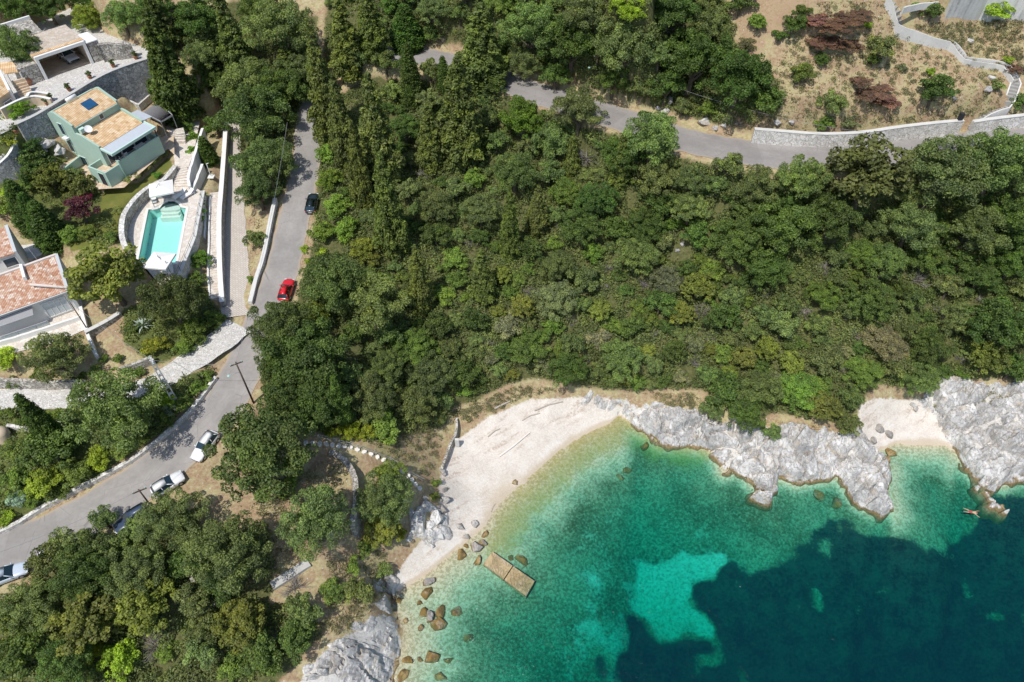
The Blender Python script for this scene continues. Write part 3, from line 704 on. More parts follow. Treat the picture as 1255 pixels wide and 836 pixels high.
for k in range(4):
    CROWN['conifer', k] = conifer_mesh('conifer_crown', 14, .22, 105, .14, .27, .05, .45, .6)
    CROWN['slim', k] = conifer_mesh('cypress_crown', 22, .4, 75, .2, .13, .18, .15, .25)
def twig_mesh(name, n, seed):
    """bare bush: a burst of forked grey twigs of unit radius"""
    r = random.Random(seed); m = MB()
    for k in range(n):
        a = r.uniform(0, 6.28); e = r.uniform(.15, 1.3); L = r.uniform(.6, 1.05)
        d = Vector((math.cos(a)*math.cos(e), math.sin(a)*math.cos(e), math.sin(e)*.8)); p1 = d*L*.5
        m.tube([(0, 0, 0), p1], [.02, .013], 3, False)
        for q in range(4):
            dd = (d+Vector((r.uniform(-.5, .5), r.uniform(-.5, .5), r.uniform(-.3, .4)))).normalized(); p2 = p1+dd*L*.35
            m.tube([p1, p2, p2+(dd+Vector((r.uniform(-.5, .5), r.uniform(-.5, .5), .1)))*L*.2], [.011, .008, .004], 3, False)
    me = bpy.data.meshes.new(name); me.from_pydata(m.v, [], m.f); me.materials.append(M_twig); return me
TWIG = [twig_mesh('bare_branches', 42, 3), twig_mesh('bare_branches', 34, 9)]
def trunk_mesh(k):
    r = random.Random(40+k); m = MB()
    bend = Vector((r.uniform(-.1, .1), r.uniform(-.1, .1), 0))
    m.tube([(0, 0, -.2), Vector((0, 0, .3))+bend*.5, Vector((0, 0, .62))+bend], [.12, .085, .07], 7)
    for j in range(5):
        a = j*1.3+r.uniform(-.3, .3); p = Vector((0, 0, .4+.04*j))+bend
        m.tube([p, p+Vector((math.cos(a)*.25, math.sin(a)*.25, .22)), p+Vector((math.cos(a)*.55, math.sin(a)*.55, .5))], [.055, .04, .015], 5)
    me = bpy.data.meshes.new('trunk'); me.from_pydata(m.v, [], m.f); me.materials.append(M_bark); return me
TRUNK = [trunk_mesh(k) for k in range(3)]
def stem_mesh():
    m = MB().tube([(0, 0, -.05), (0, 0, .5), (0, 0, .97)], [.02, .014, .003], 7)
    me = bpy.data.meshes.new('trunk'); me.from_pydata(m.v, [], m.f); me.materials.append(M_bark); return me
STEM = stem_mesh()
COL = {'olive': (0.254, 0.334, 0.116), 'oak': (0.138, 0.22, 0.053), 'shrub': (0.22, 0.323, 0.0663), 'bright': (0.415, 0.565, 0.0553), 'fig': (0.236, 0.277, 0.0573), 'conifer': (0.216, 0.259, 0.0707), 'slim': (0.11, 0.187, 0.0399),
       'grey': (0.332, 0.354, 0.187), 'purple': (0.152, 0.0452, 0.0663), 'yellow': (0.37, 0.435, 0.0549), 'magenta': (1.15, 0.0848, 0.441)}
COLW = {'olive': 'grey-green', 'oak': 'dark green', 'shrub': 'mid green', 'bright': 'bright green', 'fig': 'olive green', 'grey': 'silvery grey', 'yellow': 'yellowish green'}
PLACED = []
def child(name, mesh, parent, loc=(0, 0, 0), scale=(1, 1, 1), rot=(0, 0, 0), color=None):
    o = bpy.data.objects.new(name, mesh); link(o, parent); o.location = loc; o.scale = scale; o.rotation_euler = rot
    if color: o.color = (*color, 1)
    return o
def vary(c, k=.2):
    f = rnd.uniform(1-k, 1+k); return tuple(max(.003, x*f*rnd.uniform(.92, 1.08)) for x in c)
def tree(px, py, rp, sp, label, group=None, name=None, col=None, vs=1.0, hc=None):
    """a tree or bush whose crown is seen centred on a pixel with a radius of rp pixels"""
    _, t = G(px, py); r = rp*t/FPX
    low = sp in ('shrub', 'bright', 'yellow', 'grey') or r < 1.3
    h = (hc if hc is not None else (.42 if low else .95))*r*vs
    g, t = G(px, py, h)
    e = empty(name or ('shrub' if low else 'broadleaf_tree'), g, label, 'shrub' if low else 'tree', group, rnd.uniform(0, 6.28))
    form = {'olive': 'olive', 'grey': 'olive', 'fig': 'fig', 'purple': 'oak', 'magenta': 'oak'}.get(sp, 'oak')
    if r < 1.05 and form != 'fig': key = 'shrub'
    elif form == 'fig': key = 'fig'
    else: key = form+('_big' if r > 2.3 else '_mid')
    sx, sy = rnd.uniform(.93, 1.08), rnd.uniform(.93, 1.08)
    child('crown', CROWN[key, rnd.randrange(4)], e, (0, 0, h), (r*sx, r*sy, r*vs*rnd.uniform(.92, 1.1)*(1.0 if not low else .8)), (rnd.uniform(-.08, .08), rnd.uniform(-.08, .08), 0), vary(col or COL[sp]))
    child('trunk', TRUNK[rnd.randrange(3)], e, (0, 0, 0), (r*.9, r*.9, h*1.05))
    PLACED.append((px, py, rp)); return e
def conifer(bx, by, ty, rp, label, group=None, sp='conifer', name='conifer_tree', tx=None, col=None):
    g, t = G(bx, by); H = height_to(g, ty); r = rp*t/FPX
    e = empty(name, g, label, 'tree', group, rnd.uniform(0, 6.28))
    a = .13 if sp == 'slim' else .27
    child('crown', CROWN[sp, rnd.randrange(4)], e, (0, 0, .02*H), (r/a, r/a, H), (0, 0, 0), vary(col or COL[sp], .12))
    child('trunk', STEM, e, (0, 0, 0), (H, H, H))
    n = max(2, int(abs(by-ty)/rp))
    for i in range(n): 
        q = project(g.x, g.y, g.z+H*(i+.3)/n); PLACED.append((q[0], q[1], rp*.9))
    return e
def bare(px, py, rp, label, group=None):
    g, t = G(px, py); r = rp*t/FPX
    e = empty('bare_shrub', g, label, 'shrub', group, rnd.uniform(0, 6.28))
    child('branches', TWIG[rnd.randrange(2)], e, (0, 0, 0), (r, r, r*.8)); PLACED.append((px, py, rp*.8)); return e
# ------------------------------------------------------------------ trees one can tell apart (crown centre px, radius px)
T = tree
# gardens of the houses
T(136,343,41,'fig','large dense yellow-green tree between the pool and the red tiled house')
T(212,373,37,'olive','dark olive tree below the foot of the pool, beside the agave',col=(0.152, 0.213, 0.0702))
T(238,408,20,'shrub','leafy green bush on the bend of the cobbled way'); T(262,392,14,'shrub','small bright bush at the corner of the setts driveway')
T(190,425,15,'yellow','yellow-green bush just in front of the agave'); T(226,428,14,'shrub','low bush on the bank above the cobbled way'); T(165,403,9,'shrub','small dark bush beside the agave rosette')
T(243,320,15,'shrub','green bush filling the bank right below the pool terrace',col=(0.152, 0.268, 0.0401)); T(240,345,13,'shrub','dark bush at the lower end of the pool bank')
T(70,442,35,'olive','round grey-green olive tree in front of the red house terrace'); T(8,440,17,'bright','bright green tree at the edge of the red house garden')
T(143,508,54,'olive','wide olive tree standing between the cobbled way and the main road')
T(62,552,27,'oak','dark round bush at the foot of the leaning-looking slim cypress'); T(22,555,20,'shrub','mid green shrub beside the small cream shelter')
HG = 'shrubs of the hedge above the main road'
for x, y, r, sp in ((20,590,20,'shrub'),(55,592,20,'yellow'),(92,580,20,'shrub'),(122,562,17,'bright'),(150,552,14,'shrub'),(178,535,13,'shrub'),(205,515,14,'shrub'),(222,495,14,'shrub'),(243,475,12,'shrub'),(255,462,9,'shrub'),(205,490,12,'bright'),(40,612,14,'shrub'),(75,607,12,'shrub')):
    T(x,y,r,sp,'green shrub in the garden hedge above the low stone wall of the main road',HG)
T(22,612,13,'grey','pale blue-flowered shrub at the lower end of the garden hedge',col=(0.508, 0.64, 0.523)); T(212,500,12,'grey','pale blue-flowered shrub under the concrete pole',col=(0.508, 0.64, 0.482)); T(8,636,12,'bright','bright bush at the end of the roadside stone wall')
for x, y, r, lb in ((45,460,9,'low clipped hedge bush under the round olive'),(100,466,9,'low hedge bush right of the round olive'),(18,470,10,'low hedge bush along the upper edge of the cobbled way'),(120,458,10,'low bush at the foot of the bare garden bed'),(128,440,6,'small round bush on the bare garden bed, the one nearer the olive'),(145,441,7,'small round bush on the bare garden bed, the one nearer the road'),(170,458,9,'low bush beside the cobbled way under the garden bed'),(12,508,9,'low bush on the lower edge of the cobbled way'),(30,516,8,'small bush beside the slim cypress'),(68,508,9,'low bush right of the slim cypress tip')):
    T(x,y,r,'shrub',lb)
T(26,136,13,'shrub','round clipped bush on the garage court',col=(0.216, 0.401, 0.0401),vs=1.1)
T(22,62,27,'olive','olive tree covering the corner of the garage',col=(0.178, 0.241, 0.0802)); T(20,10,28,'oak','dark tree behind the garage roof, at the frame edge'); T(60,10,22,'oak','dark green tree behind the garage roof')
T(113,22,24,'yellow','yellow-green bush behind the garage'); T(150,22,22,'olive','grey-green tree behind the stone wall of the court'); T(100,-2,20,'oak','dark tree above the yellow-green bush behind the garage')
T(150,108,11,'shrub','straggly shrub on the bank behind the green house'); T(177,104,13,'bright','leafy shrub above the walled patio')
T(14,175,10,'yellow','yellow-green bush beside the white steps'); T(37,180,14,'shrub','green bush at the foot of the grey court wall',col=(0.128, 0.226, 0.0602)); T(46,205,20,'oak','dark shrub in the rock garden bed'); T(62,220,20,'fig','olive-green shrub beside the sun terrace'); T(40,225,15,'shrub','shrub between the rock garden and the tall cypress'); T(88,213,12,'olive','grey-green shrub beside the sun terrace steps')
T(8,255,18,'shrub','green bush left of the tall garden cypresses'); T(12,238,10,'bright','bright small bush next to the garden cypresses')
T(100,233,21,'shrub','bougainvillea bush with magenta flowers beside the house path',col=(0.178, 0.226, 0.0602)); T(104,243,9,'magenta','magenta flowering spray of bougainvillea over the path',col=(0.761, 0.0534, 0.301))
T(98,258,20,'purple','dark purple-leaved tree on the garden lawn')
T(108,286,12,'shrub','green bush on the lawn under the purple tree'); T(88,290,14,'shrub','hedge bush between the cypresses and the lawn'); T(137,292,9,'shrub','bush against the curved pool wall')
T(193,216,6,'shrub','tiny round clipped bush on the lawn by the curved wall',col=(0.152, 0.321, 0.0401))
for i,(x,y) in enumerate(((158,222),(166,218),(173,213),(180,207),(187,201),(194,196),(201,190))):
    T(x,y,7,'grey','dusty grey-green lavender bush in the row before the green house','lavender bushes in a row before the green house',col=(0.381, 0.401, 0.151))
T(238,170,9,'bright','bright green clipped hedge beside the house steps',col=(0.253, 0.453, 0.0602)); T(236,185,7,'bright','lower clipped hedge bush beside the house steps',col=(0.253, 0.453, 0.0602)); T(265,156,14,'oak','dark bush at the top of the narrow planted strip'); T(231,158,8,'shrub','small round bush at the head of the house steps')
conifer(258,200,168,9,'slim small cypress on the narrow strip beside the driveway',None,'slim','cypress_tree',col=(0.128, 0.226, 0.0401))
T(258,100,22,'oak','dark tree over the blue-shaded steps, right of the tall conifer'); T(246,72,22,'olive','grey-green tree filling the gap right of the tall conifer')
for x, y in ((250,240),(249,250),(248,260),(247,270)): T(x,y,5,'bright','clipped green hedge bush in the planter beside the pool terrace','hedge bushes in the pool planter',col=(0.23, 0.427, 0.0602))
T(313,294,13,'olive','small round bush on the bank between driveway and main road'); T(307,344,6,'shrub','tiny shrub at the lower end of the white roadside wall')
conifer(72,546,485,13,'slim dark cypress rising beside the wide olive tree',None,'slim','cypress_tree')
conifer(45,280,222,15,'tall dark garden cypress, the one nearer the rock garden',None,'slim','cypress_tree'); conifer(72,302,248,16,'tall dark garden cypress, the one nearer the red house',None,'slim','cypress_tree'); conifer(62,298,238,12,'dark cypress squeezed between two taller garden cypresses',None,'slim','cypress_tree')
# between driveway and main road, and the conifer wood
T(313,148,42,'olive','big grey-green olive between the driveway and the main road',col=(0.178, 0.268, 0.0903)); T(329,203,32,'olive','olive crown overhanging the main road across from the driveway',col=(0.178, 0.268, 0.0903)); T(316,236,26,'olive','lowest olive of the row between driveway and main road',col=(0.165, 0.255, 0.0903)); T(305,108,36,'olive','olive tree above the head of the driveway'); T(345,110,32,'oak','dark tree where the main road disappears under the wood'); T(300,205,20,'olive','olive bough reaching over the setts driveway',col=(0.165, 0.268, 0.0903))
T(260,55,34,'olive','broad grey-green tree right of the tall conifer by the garage'); T(240,25,30,'oak','dark tree at the top of the wood behind the court'); T(345,40,42,'olive','wide olive tree in the upper wood'); T(365,85,26,'olive','olive tree beside the hidden bend of the road'); T(320,15,26,'oak','dark tree near the bare track at the top'); T(190,15,22,'oak','dark tree above the court wall'); T(280,88,26,'olive','olive tree over the blue-shaded steps')
conifer(226,142,14,30,'tall dark conifer standing right of the garage court',col=(0.128, 0.188, 0.0503)); conifer(296,92,-12,22,'yellow-tipped conifer in the upper wood between two olives'); conifer(358,105,52,17,'short conifer near the hidden bend of the road'); conifer(205,60,-10,20,'dark conifer at the upper end of the court wall',col=(0.128, 0.188, 0.0503))
CW = 'conifers of the tall wood beside the main road'
for bx, by, ty, r, lb in ((408,172,40,24,'tall conifer right above the main road'),(428,200,92,21,'dark tufted conifer beside the climber-covered bank',),(472,228,92,28,'tallest broad conifer in the wood beside the main road'),(483,306,190,23,'brownish-green conifer at the lower end of the tall wood'),(430,92,0,24,'conifer at the top edge beside the bare track'),(395,120,50,18,'narrow conifer where the main road disappears'),(592,102,6,34,'broad layered conifer standing over the upper road'),(567,196,72,33,'big pyramid conifer below the upper road'),(518,378,302,18,'pale conifer alone in the scrub below the tall wood'),(592,366,308,19,'yellowish loose conifer in the middle of the scrub'),(625,316,230,15,'narrow conifer in the scrub, right of the pyramid conifer'),(658,284,228,16,'fan-shaped conifer in the scrub'),(756,228,166,15,'small conifer under the bare grey tree by the upper road'),(700,215,165,12,'thin conifer beside the bare grey tree'),(460,70,-20,22,'dark conifer beside the street lamp at the top'),(530,205,130,20,'middle conifer between two broad ones below the upper road'),(448,250,150,16,'slender conifer inside the tall wood')):
    conifer(bx,by,ty,r,lb,CW)
conifer(506,128,54,11,'thin dark cypress among grey shrubs near the upper road',CW,'slim','cypress_tree'); conifer(500,60,6,17,'smooth green cone-shaped cypress near the top edge',CW,'slim','cypress_tree',col=(0.114, 0.226, 0.0401)); conifer(424,518,462,9,'small light green cypress above the yellow-green bushes',None,'slim','cypress_tree',col=(0.203, 0.321, 0.0702)); conifer(684,436,416,5,'tiny cypress in the scrub above the beach',None,'slim','cypress_tree',col=(0.253, 0.348, 0.0802)); conifer(545,110,70,8,'thin cypress beside the glimpse of the upper road',CW,'slim','cypress_tree')
for x, y, r, lb in ((402,190,15,'climber-covered bush on the road bank, the uppermost'),(405,222,17,'climber-covered bush on the road bank behind the black car'),(412,255,20,'bright climber-covered bush above the bend beside the black car'),(395,285,15,'low bright bush on the road verge below the black car'),(425,282,17,'bright bush on the bank under the conifers')):
    T(x,y,r,'bright',lb,col=(0.253, 0.388, 0.0602))
T(445,306,17,'yellow','vivid yellow-green bush under the conifers',col=(.25,.3,.05)); T(452,318,13,'yellow','small vivid yellow-green bush just below the other',col=(.24,.3,.06)); T(483,328,10,'olive','small grey round bush below the conifers')
for x, y, r, lb in ((373,307,6,'small palm-like plant on the road verge above the red car'),(394,312,8,'palm-like plant on the road verge, the one farther from the road'),(378,320,5,'spiky plant beside the red car')): T(x,y,r,'bright',lb)
T(410,352,42,'olive','broad olive tree beside the red car',col=(0.178, 0.255, 0.0903)); T(455,375,40,'olive','olive tree right of the red car, over the bare path'); T(385,388,18,'fig','bush at the head of the bare stony path'); T(432,408,16,'oak','dark bush at the edge of the bare stony path')
T(345,402,36,'olive','dark olive leaning over the main road below the red car',col=(0.152, 0.226, 0.0702)); T(378,440,46,'oak','dense dark tree left of the bare stony path',col=(0.14, 0.213, 0.0602)); T(340,440,25,'oak','dark tree at the road edge above the lamp pole'); T(355,490,34,'oak','dark tree right of the lamp pole'); T(395,492,36,'oak','dark tree in front of the small light cypress'); T(345,515,25,'olive','olive tree under the lamp pole'); T(378,515,20,'oak','dark low tree above the white path stones')
T(428,528,14,'yellow','yellow-green bush above the white path stones, nearer the road',col=(0.33, 0.401, 0.03)); T(446,532,12,'yellow','yellow-green bush above the white path stones, nearer the beach',col=(0.33, 0.401, 0.0401)); T(408,530,11,'yellow','smallest yellow-green bush above the white path stones',col=(0.305, 0.372, 0.0401))
T(321,557,58,'oak','largest dark round tree, between the white car and the curved wall',col=(0.157, 0.226, 0.0642)); T(362,575,17,'shrub','bright bush leaning on the largest dark round tree'); T(350,600,14,'shrub','low bush at the foot of the largest dark round tree')
T(388,640,42,'olive','round olive inside the curved stone wall'); T(283,681,47,'olive','round olive at the edge of the dense lower wood')
T(474,612,33,'olive','grey-green tree outside the curved stone wall'); T(478,582,18,'shrub','mid green bush below the white path stones'); T(470,648,24,'fig','yellowish shrub on the cliff edge'); T(434,695,12,'shrub','small shrub on the slope above the cliff edge'); T(448,672,13,'shrub','shrub near the foot of the curved wall'); T(408,725,16,'shrub','shrub above the white rock'); T(440,726,20,'olive','grey shrub at the cliff edge'); T(492,655,8,'yellow','small shrub on the lip of the beach wall'); T(470,700,12,'olive','low bush above the cliff edge')
T(533,610,7,'shrub','narrow shrub growing on the beach-side wall'); T(534,592,6,'shrub','small shrub at the top of the beach wall')
# dense lower wood
T(78,667,21,'olive','olive tree leaning over the almost hidden pale car'); T(104,672,22,'olive','olive tree at the road edge right of the almost hidden car')
T(472,78,17,'olive','grey-green tree hiding the upper road beside the smooth cone cypress'); T(500,84,15,'oak','small dark tree on the hidden stretch of the upper road'); T(527,86,15,'olive','small grey-green tree just left of the glimpse of the upper road'); T(578,98,15,'oak','dark tree just right of the glimpse of the upper road'); T(606,108,13,'oak','small green tree where the upper road comes into view'); T(440,74,14,'olive','small olive at the hidden end of the upper road')
LW = 'trees of the dense lower wood below the parked cars'
for x, y, r, sp, lb in ((128,638,21,'olive','feathery tree between the dark car and the hidden car'),(212,640,42,'olive','tree spreading under the large white car'),(165,655,22,'olive','small tree just below the dark car'),(60,692,30,'olive','tree beside the silver car'),(105,705,42,'oak','dense dark tree in the lower wood below the hidden car'),(170,700,42,'olive','tree in the middle of the lower wood'),(232,692,26,'oak','dark tree beside the small retaining wall of the lower wood'),(40,745,40,'olive','large tree at the frame edge below the silver car'),(110,762,46,'fig','broad olive-green tree in the lower wood'),(180,745,40,'fig','rust-tinged broad tree in the lower wood'),(30,800,34,'oak','dark tree near the lower frame corner'),(85,812,38,'oak','dark tree at the lower edge of the wood'),(150,808,30,'bright','brighter green tree at the lower edge of the wood'),(240,735,28,'olive','tree at the bend of the small path'),(296,765,36,'fig','rounded yellow-leaved tree above the lower slope'),(252,770,24,'olive','grey-green bush beside the bare grey shrub'),(322,800,30,'oak','dark tree beside the white rock slope'),(372,750,24,'olive','dark bush below the dead grey branches'),(362,785,26,'oak','bush right above the white rock slope'),(250,800,26,'olive','grey bush at the lower edge of the slope'),(285,820,20,'shrub','green bush at the lowest edge of the slope'),(110,730,30,'oak','dark tree in the heart of the lower wood'),(5,760,24,'fig','tree cut by the frame below the silver car'),(205,800,16,'shrub','low bush left of the bare slope'),(135,680,28,'olive','tree in front of the hidden car'),(270,720,24,'oak','dark tree under the round olive of the lower wood')):
    T(x,y,r*.88,sp,lb,LW)
T(118,800,12,'yellow','vivid yellow bush among the dark lower trees',col=(0.508, 0.587, 0.0401))
bare(192,792,26,'bare grey bush in a gap at the lower edge of the wood'); bare(360,722,22,'dead grey branches spread above the dark lower bush'); bare(345,780,18,'bare grey bush beside the yellow-leaved tree'); bare(540,52,13,'bare grey bush above the glimpse of the upper road'); bare(720,195,22,'bare grey tree-like bush below the upper road'); bare(512,62,15,'bare greyish bush behind the thin dark cypress'); bare(860,385,20,'bare grey bush in the scrub above the rocks'); bare(1120,345,20,'bare grey branches in the scrub above the small cove'); bare(850,445,16,'dead grey branches above the white rocks'); bare(1180,300,16,'dead pale branch pile under the tall trees'); bare(895,150,14,'grey thorny bush on the bank above the upper road'); bare(830,40,18,'bare grey bush in the wood above the upper road'); bare(905,155,9,'small grey thorn bush beside the bank rocks'); bare(520,215,12,'bare twigs between two conifers'); bare(1010,330,14,'reddish bare bush in the scrub')
for x, y, r in ((575,300,12),(650,360,13),(700,395,12),(740,355,11),(790,350,14),(745,330,10),(600,420,10),(940,360,12),(985,385,13),(1045,410,12),(1095,395,11),(1150,385,13),(1200,370,11),(1175,440,10),(870,415,11),(720,440,10),(1030,455,10),(800,410,12)):
    bare(x, y, r, 'bare grey shrub standing among the green scrub of the slope above the coves', 'bare grey shrubs in the scrub')
# right half
T(1062,222,54,'fig','broad pale-leaved tree in front of the white roadside wall',col=(0.178, 0.201, 0.0646)); T(1152,214,50,'olive','large olive tree right of the broad pale-leaved tree',col=(0.216, 0.321, 0.11)); T(1222,206,46,'olive','large olive tree at the frame edge below the upper road',col=(0.216, 0.321, 0.11)); T(1195,285,38,'olive','olive tree in the second row below the upper road'); T(1112,282,34,'olive','olive tree behind the gap beside the pale-leaved tree'); T(985,222,30,'olive','olive tree just below the open stretch of the upper road'); T(925,232,28,'olive','olive crowns below the widest stretch of the upper road'); T(893,205,20,'olive','small olive on the verge below the upper road'); T(1245,275,36,'oak','dark tree at the frame edge in the second row')
T(1020,270,36,'oak','dark tree below the broad pale-leaved tree'); T(955,285,38,'oak','dark rounded tree on the mid slope'); T(900,300,30,'oak','dark tree beside the orange bare patch'); T(1225,400,38,'oak','dark tree near the burnt brown corner'); T(1240,452,20,'oak','dark bush above the grey rocks'); T(1125,465,24,'olive','grey-green bush at the head of the small cove',col=(0.253, 0.348, 0.11)); T(930,480,26,'olive','grey-green bush over the white rocks'); T(872,502,17,'olive','bush growing down onto the white rocks'); T(912,508,24,'oak','dark bush between two rock tongues'); T(945,531,13,'olive','small grey bush down among the grey rocks'); T(1040,522,16,'olive','bush hanging over the left side of the small cove'); T(890,480,22,'oak','dark tree over the tan bank')
T(708,138,33,'olive','olive tree hiding the upper road, the one nearer the main wood'); T(800,172,36,'olive','olive tree hiding the upper road beside its open bend'); T(765,190,28,'oak','dark tree below the olive that hides the road'); T(640,150,28,'oak','green tree under the upper road',col=(0.178, 0.294, 0.0401)); T(680,175,28,'olive','grey-green tree below the gap in the upper road')
for x, y, r, sp, lb in ((655,40,40,'olive','wide grey-green tree above the upper road, left of the road pole'),(700,60,38,'oak','dark tree above the upper road beside the road pole'),(765,60,40,'olive','large pale tree above the upper road, right of the road pole'),(752,98,22,'oak','dark tree at the foot of the road pole'),(785,108,16,'olive','small dark bush beside the bank rocks'),(850,75,42,'oak','big dark tree above the bank rocks'),(905,100,38,'oak','big dark tree at the edge of the dry slope',),(935,125,22,'oak','dark tree just above the end of the stone wall'),(680,95,18,'oak','small tree right on the upper road'),(640,78,22,'olive','olive tree over the left end of the open road'),(820,15,34,'oak','dark tree at the top edge above the wood'),(720,15,34,'olive','grey-green tree at the top edge'),(770,12,24,'bright','lighter green tree at the top edge'),(870,35,26,'olive','olive bush at the upper edge of the wood')):
    T(x,y,r,sp,lb,'trees above the upper road')
DS = 'scattered trees on the dry slope'
for x, y, r, sp, lb in ((972,32,15,'oak','sparse dark tree high on the dry slope'),(955,45,10,'oak','small dark bush at the side of the sparse tree'),(982,92,17,'shrub','bushy green tree in the middle of the dry slope'),(1008,75,11,'oak','small dark tree right beside the bushy green tree'),(1020,128,17,'olive','sparse olive tree above the stone wall'),(1010,152,13,'shrub','bush hanging over the top of the stone wall'),(1078,60,18,'olive','sparse olive tree by the stair bend'),(1070,75,11,'oak','small dark bush at the foot of the sparse olive'),(1146,112,22,'oak','spreading green tree below the long stair'),(1143,16,13,'oak','round dark bush at the head of the stair'),(1222,14,18,'bright','bright green bush against the concrete wall'),(1120,10,8,'shrub','small bush beside the stair head'),(1222,106,9,'olive','grey bush beside the stair landing'),(940,100,10,'grey','pale bush on the red bank'),(930,30,14,'shrub','green bush at the edge of the red bank'),(908,5,16,'oak','dark tree at the top edge over the red bank'),(1250,125,12,'oak','dark bush behind the lower stair flight'),(1040,152,12,'grey','dusty bush above the stone wall'),(915,55,12,'grey','silvery bush at the wood edge'),(1105,85,7,'grey','small silvery bush beside the stair'),(1000,55,6,'bright','tiny bright bush on the dry slope'),(1063,32,6,'bright','tiny bright bush near the brambles'),(1140,90,6,'bright','tiny bright bush above the spreading tree'),(985,15,9,'shrub','green bush at the top of the dry slope'),(1235,75,7,'bright','tiny bright bush beside the upper stair')):
    T(x,y,r,sp,lb,DS)
for x, y, r, lb in ((1022,28,34,'large patch of dry reddish brambles at the top of the dry slope'),(1008,50,24,'lower lobe of the reddish brambles on the dry slope'),(1068,112,26,'patch of dry reddish brambles above the stone wall'),(1045,18,24,'reddish bramble lobe nearest the stair head'),(1000,22,20,'reddish bramble lobe nearest the sparse dark tree'),(1035,55,20,'thin reddish bramble patch under the large one'),(1052,98,18,'small reddish bramble lobe, upper side of the middle patch'),(1084,124,18,'small reddish bramble lobe, wall side of the middle patch'),(1245,84,14,'reddish bramble patch beside the stair at the frame edge')):
    T(x,y,r,'shrub',lb,DS,'bramble_patch',(.3,.17,.135),.26)
# ------------------------------------------------------------------ the rest of the wood
REG = [(lambda x, y: x < 400 and y < 260, 'in the wood between driveway and upper road'), (lambda x, y: y < 130 and x < 900, 'in the wood above the upper road'),
 (lambda x, y: x > 830 and y < 300, 'below the upper road, facing the stone wall'), (lambda x, y: x < 560 and y < 330, 'in the tall wood beside the main road'),
 (lambda x, y: x < 700 and y < 330, 'on the slope below the pyramid conifer'), (lambda x, y: y < 330, 'on the slope below the tree-hidden road'),
 (lambda x, y: x < 560 and y < 640, 'behind the fenced path to the beach'), (lambda x, y: x < 300, 'in the lower wood by the cars'), (lambda x, y: x < 760, 'in the scrub above the white beach'), (lambda x, y: x < 930, 'in the scrub above the white rocks'),
 (lambda x, y: x < 1060, 'in the scrub above the grey rocks'), (lambda x, y: True, 'in the scrub above the small cove')]
r2 = random.Random(21); auto = []
def ok(x, y, r, k):
    return all((x-a)**2+(y-b)**2 > (k*(r+c))**2 for a, b, c in PLACED)
polys = [np.array(f) for f in FORESTS]
GAPS = [(430,425,18),(405,410,14),(835,308,14),(775,245,10),(405,312,14),(755,372,6),(880,255,8),(945,215,10),(470,388,8)]
for rmin, rmax, tries, k in ((22, 29, 1300, .70), (15, 21, 3000, .68), (9, 14, 6500, .70)):
    for _ in range(tries):
        f = r2.choice([F1, F1, F1, F1, F1, F2]); xs = [p[0] for p in f]; ys = [p[1] for p in f]
        x, y, r = r2.uniform(min(xs), max(xs)), r2.uniform(min(ys), max(ys)), r2.uniform(rmin, rmax)
        if r > 17 and 545 < x < 1010 and y > 325 and r2.random() < .8: continue
        if sdf_poly([x], [y], f)[0] < r*.7 or not ok(x, y, r, k) or len(auto) > 330: continue
        if any((x-a)**2+(y-b)**2 < (r*.6+c)**2 for a, b, c in GAPS): continue
        PLACED.append((x, y, r))
        east = x > 830
        u = r2.random()
        if y < 300 or (x > 880 and y < 420): sp = 'olive' if u < .5 else 'oak' if u < .85 else 'shrub'
        elif x < 560: sp = 'olive' if u < .45 else 'oak' if u < .6 else 'shrub' if u < .95 else 'yellow'
        else: sp = 'olive' if u < .25 else 'oak' if u < .52 else 'shrub' if u < .8 else 'fig' if u < .93 else 'grey'
        auto.append([x, y, r, sp, next(n for t, n in REG if t(x, y))])
cls = {}
for a in auto:
    a.append('large' if a[2] > 24 else 'mid-sized' if a[2] > 17 else 'small'); cls.setdefault((a[5], a[3], a[4]), []).append(a)
for (sz, sp, reg), L in cls.items():
    what = 'shrub' if sp in ('shrub', 'grey', 'yellow') else 'tree'
    base = f'{sz} {COLW[sp]} {what} {reg}'; L.sort(key=lambda a: a[0]); n = len(L)
    if n == 1: nm = [base]
    elif n == 2: nm = [base+', the left one', base+', the right one']
    elif n == 3: nm = [base+', '+w+' of three' for w in ('leftmost', 'middle', 'rightmost')]
    else:
        nm = [base+', leftmost of its kind']+[base+', an inner one']*(n-2)+[base+', rightmost of its kind']
    for a, lb in zip(L, nm):
        PLACED.pop() if False else None
        tree(a[0], a[1], a[2], sp, lb, f'{sz} {COLW[sp]} {what}s {reg}' if n > 1 else 'trees and shrubs of the wooded slope')
# ------------------------------------------------------------------ ground cover nobody could count
def ground_cover():
    """low leafy undergrowth under the wood: one mesh of many clumps"""
    bl = []; rr = random.Random(3)
    zones = [(F1, 5600), (F2, 1200), (F3, 420), (F4, 220), (GARDEN, 60), (GARDEN2, 190), (GARDEN3, 60)]
    for f, n in zones:
        xs = [p[0] for p in f]; ys = [p[1] for p in f]; c = 0
        while c < n:
            x, y = rr.uniform(min(xs), max(xs)), rr.uniform(min(ys), max(ys))
            if sdf_poly([x], [y], f)[0] < 3: continue
            if any((x-a)**2+(y-b)**2 < (q)**2 for a, b, q in GAPS): continue
            c += 1; g, _ = G(x, y); r = rr.uniform(.45, .95); bl.append((g.x, g.y, g.z+r*.25, r))
    me = leaf_mesh('undergrowth', bl, 58, .26, .5, .45, .6, .6, .75)
    o = link(bpy.data.objects.new('undergrowth', me)); o.color = (.215, .268, .095, 1); kind(o, 'stuff', 'leafy undergrowth between the trees')
ground_cover()
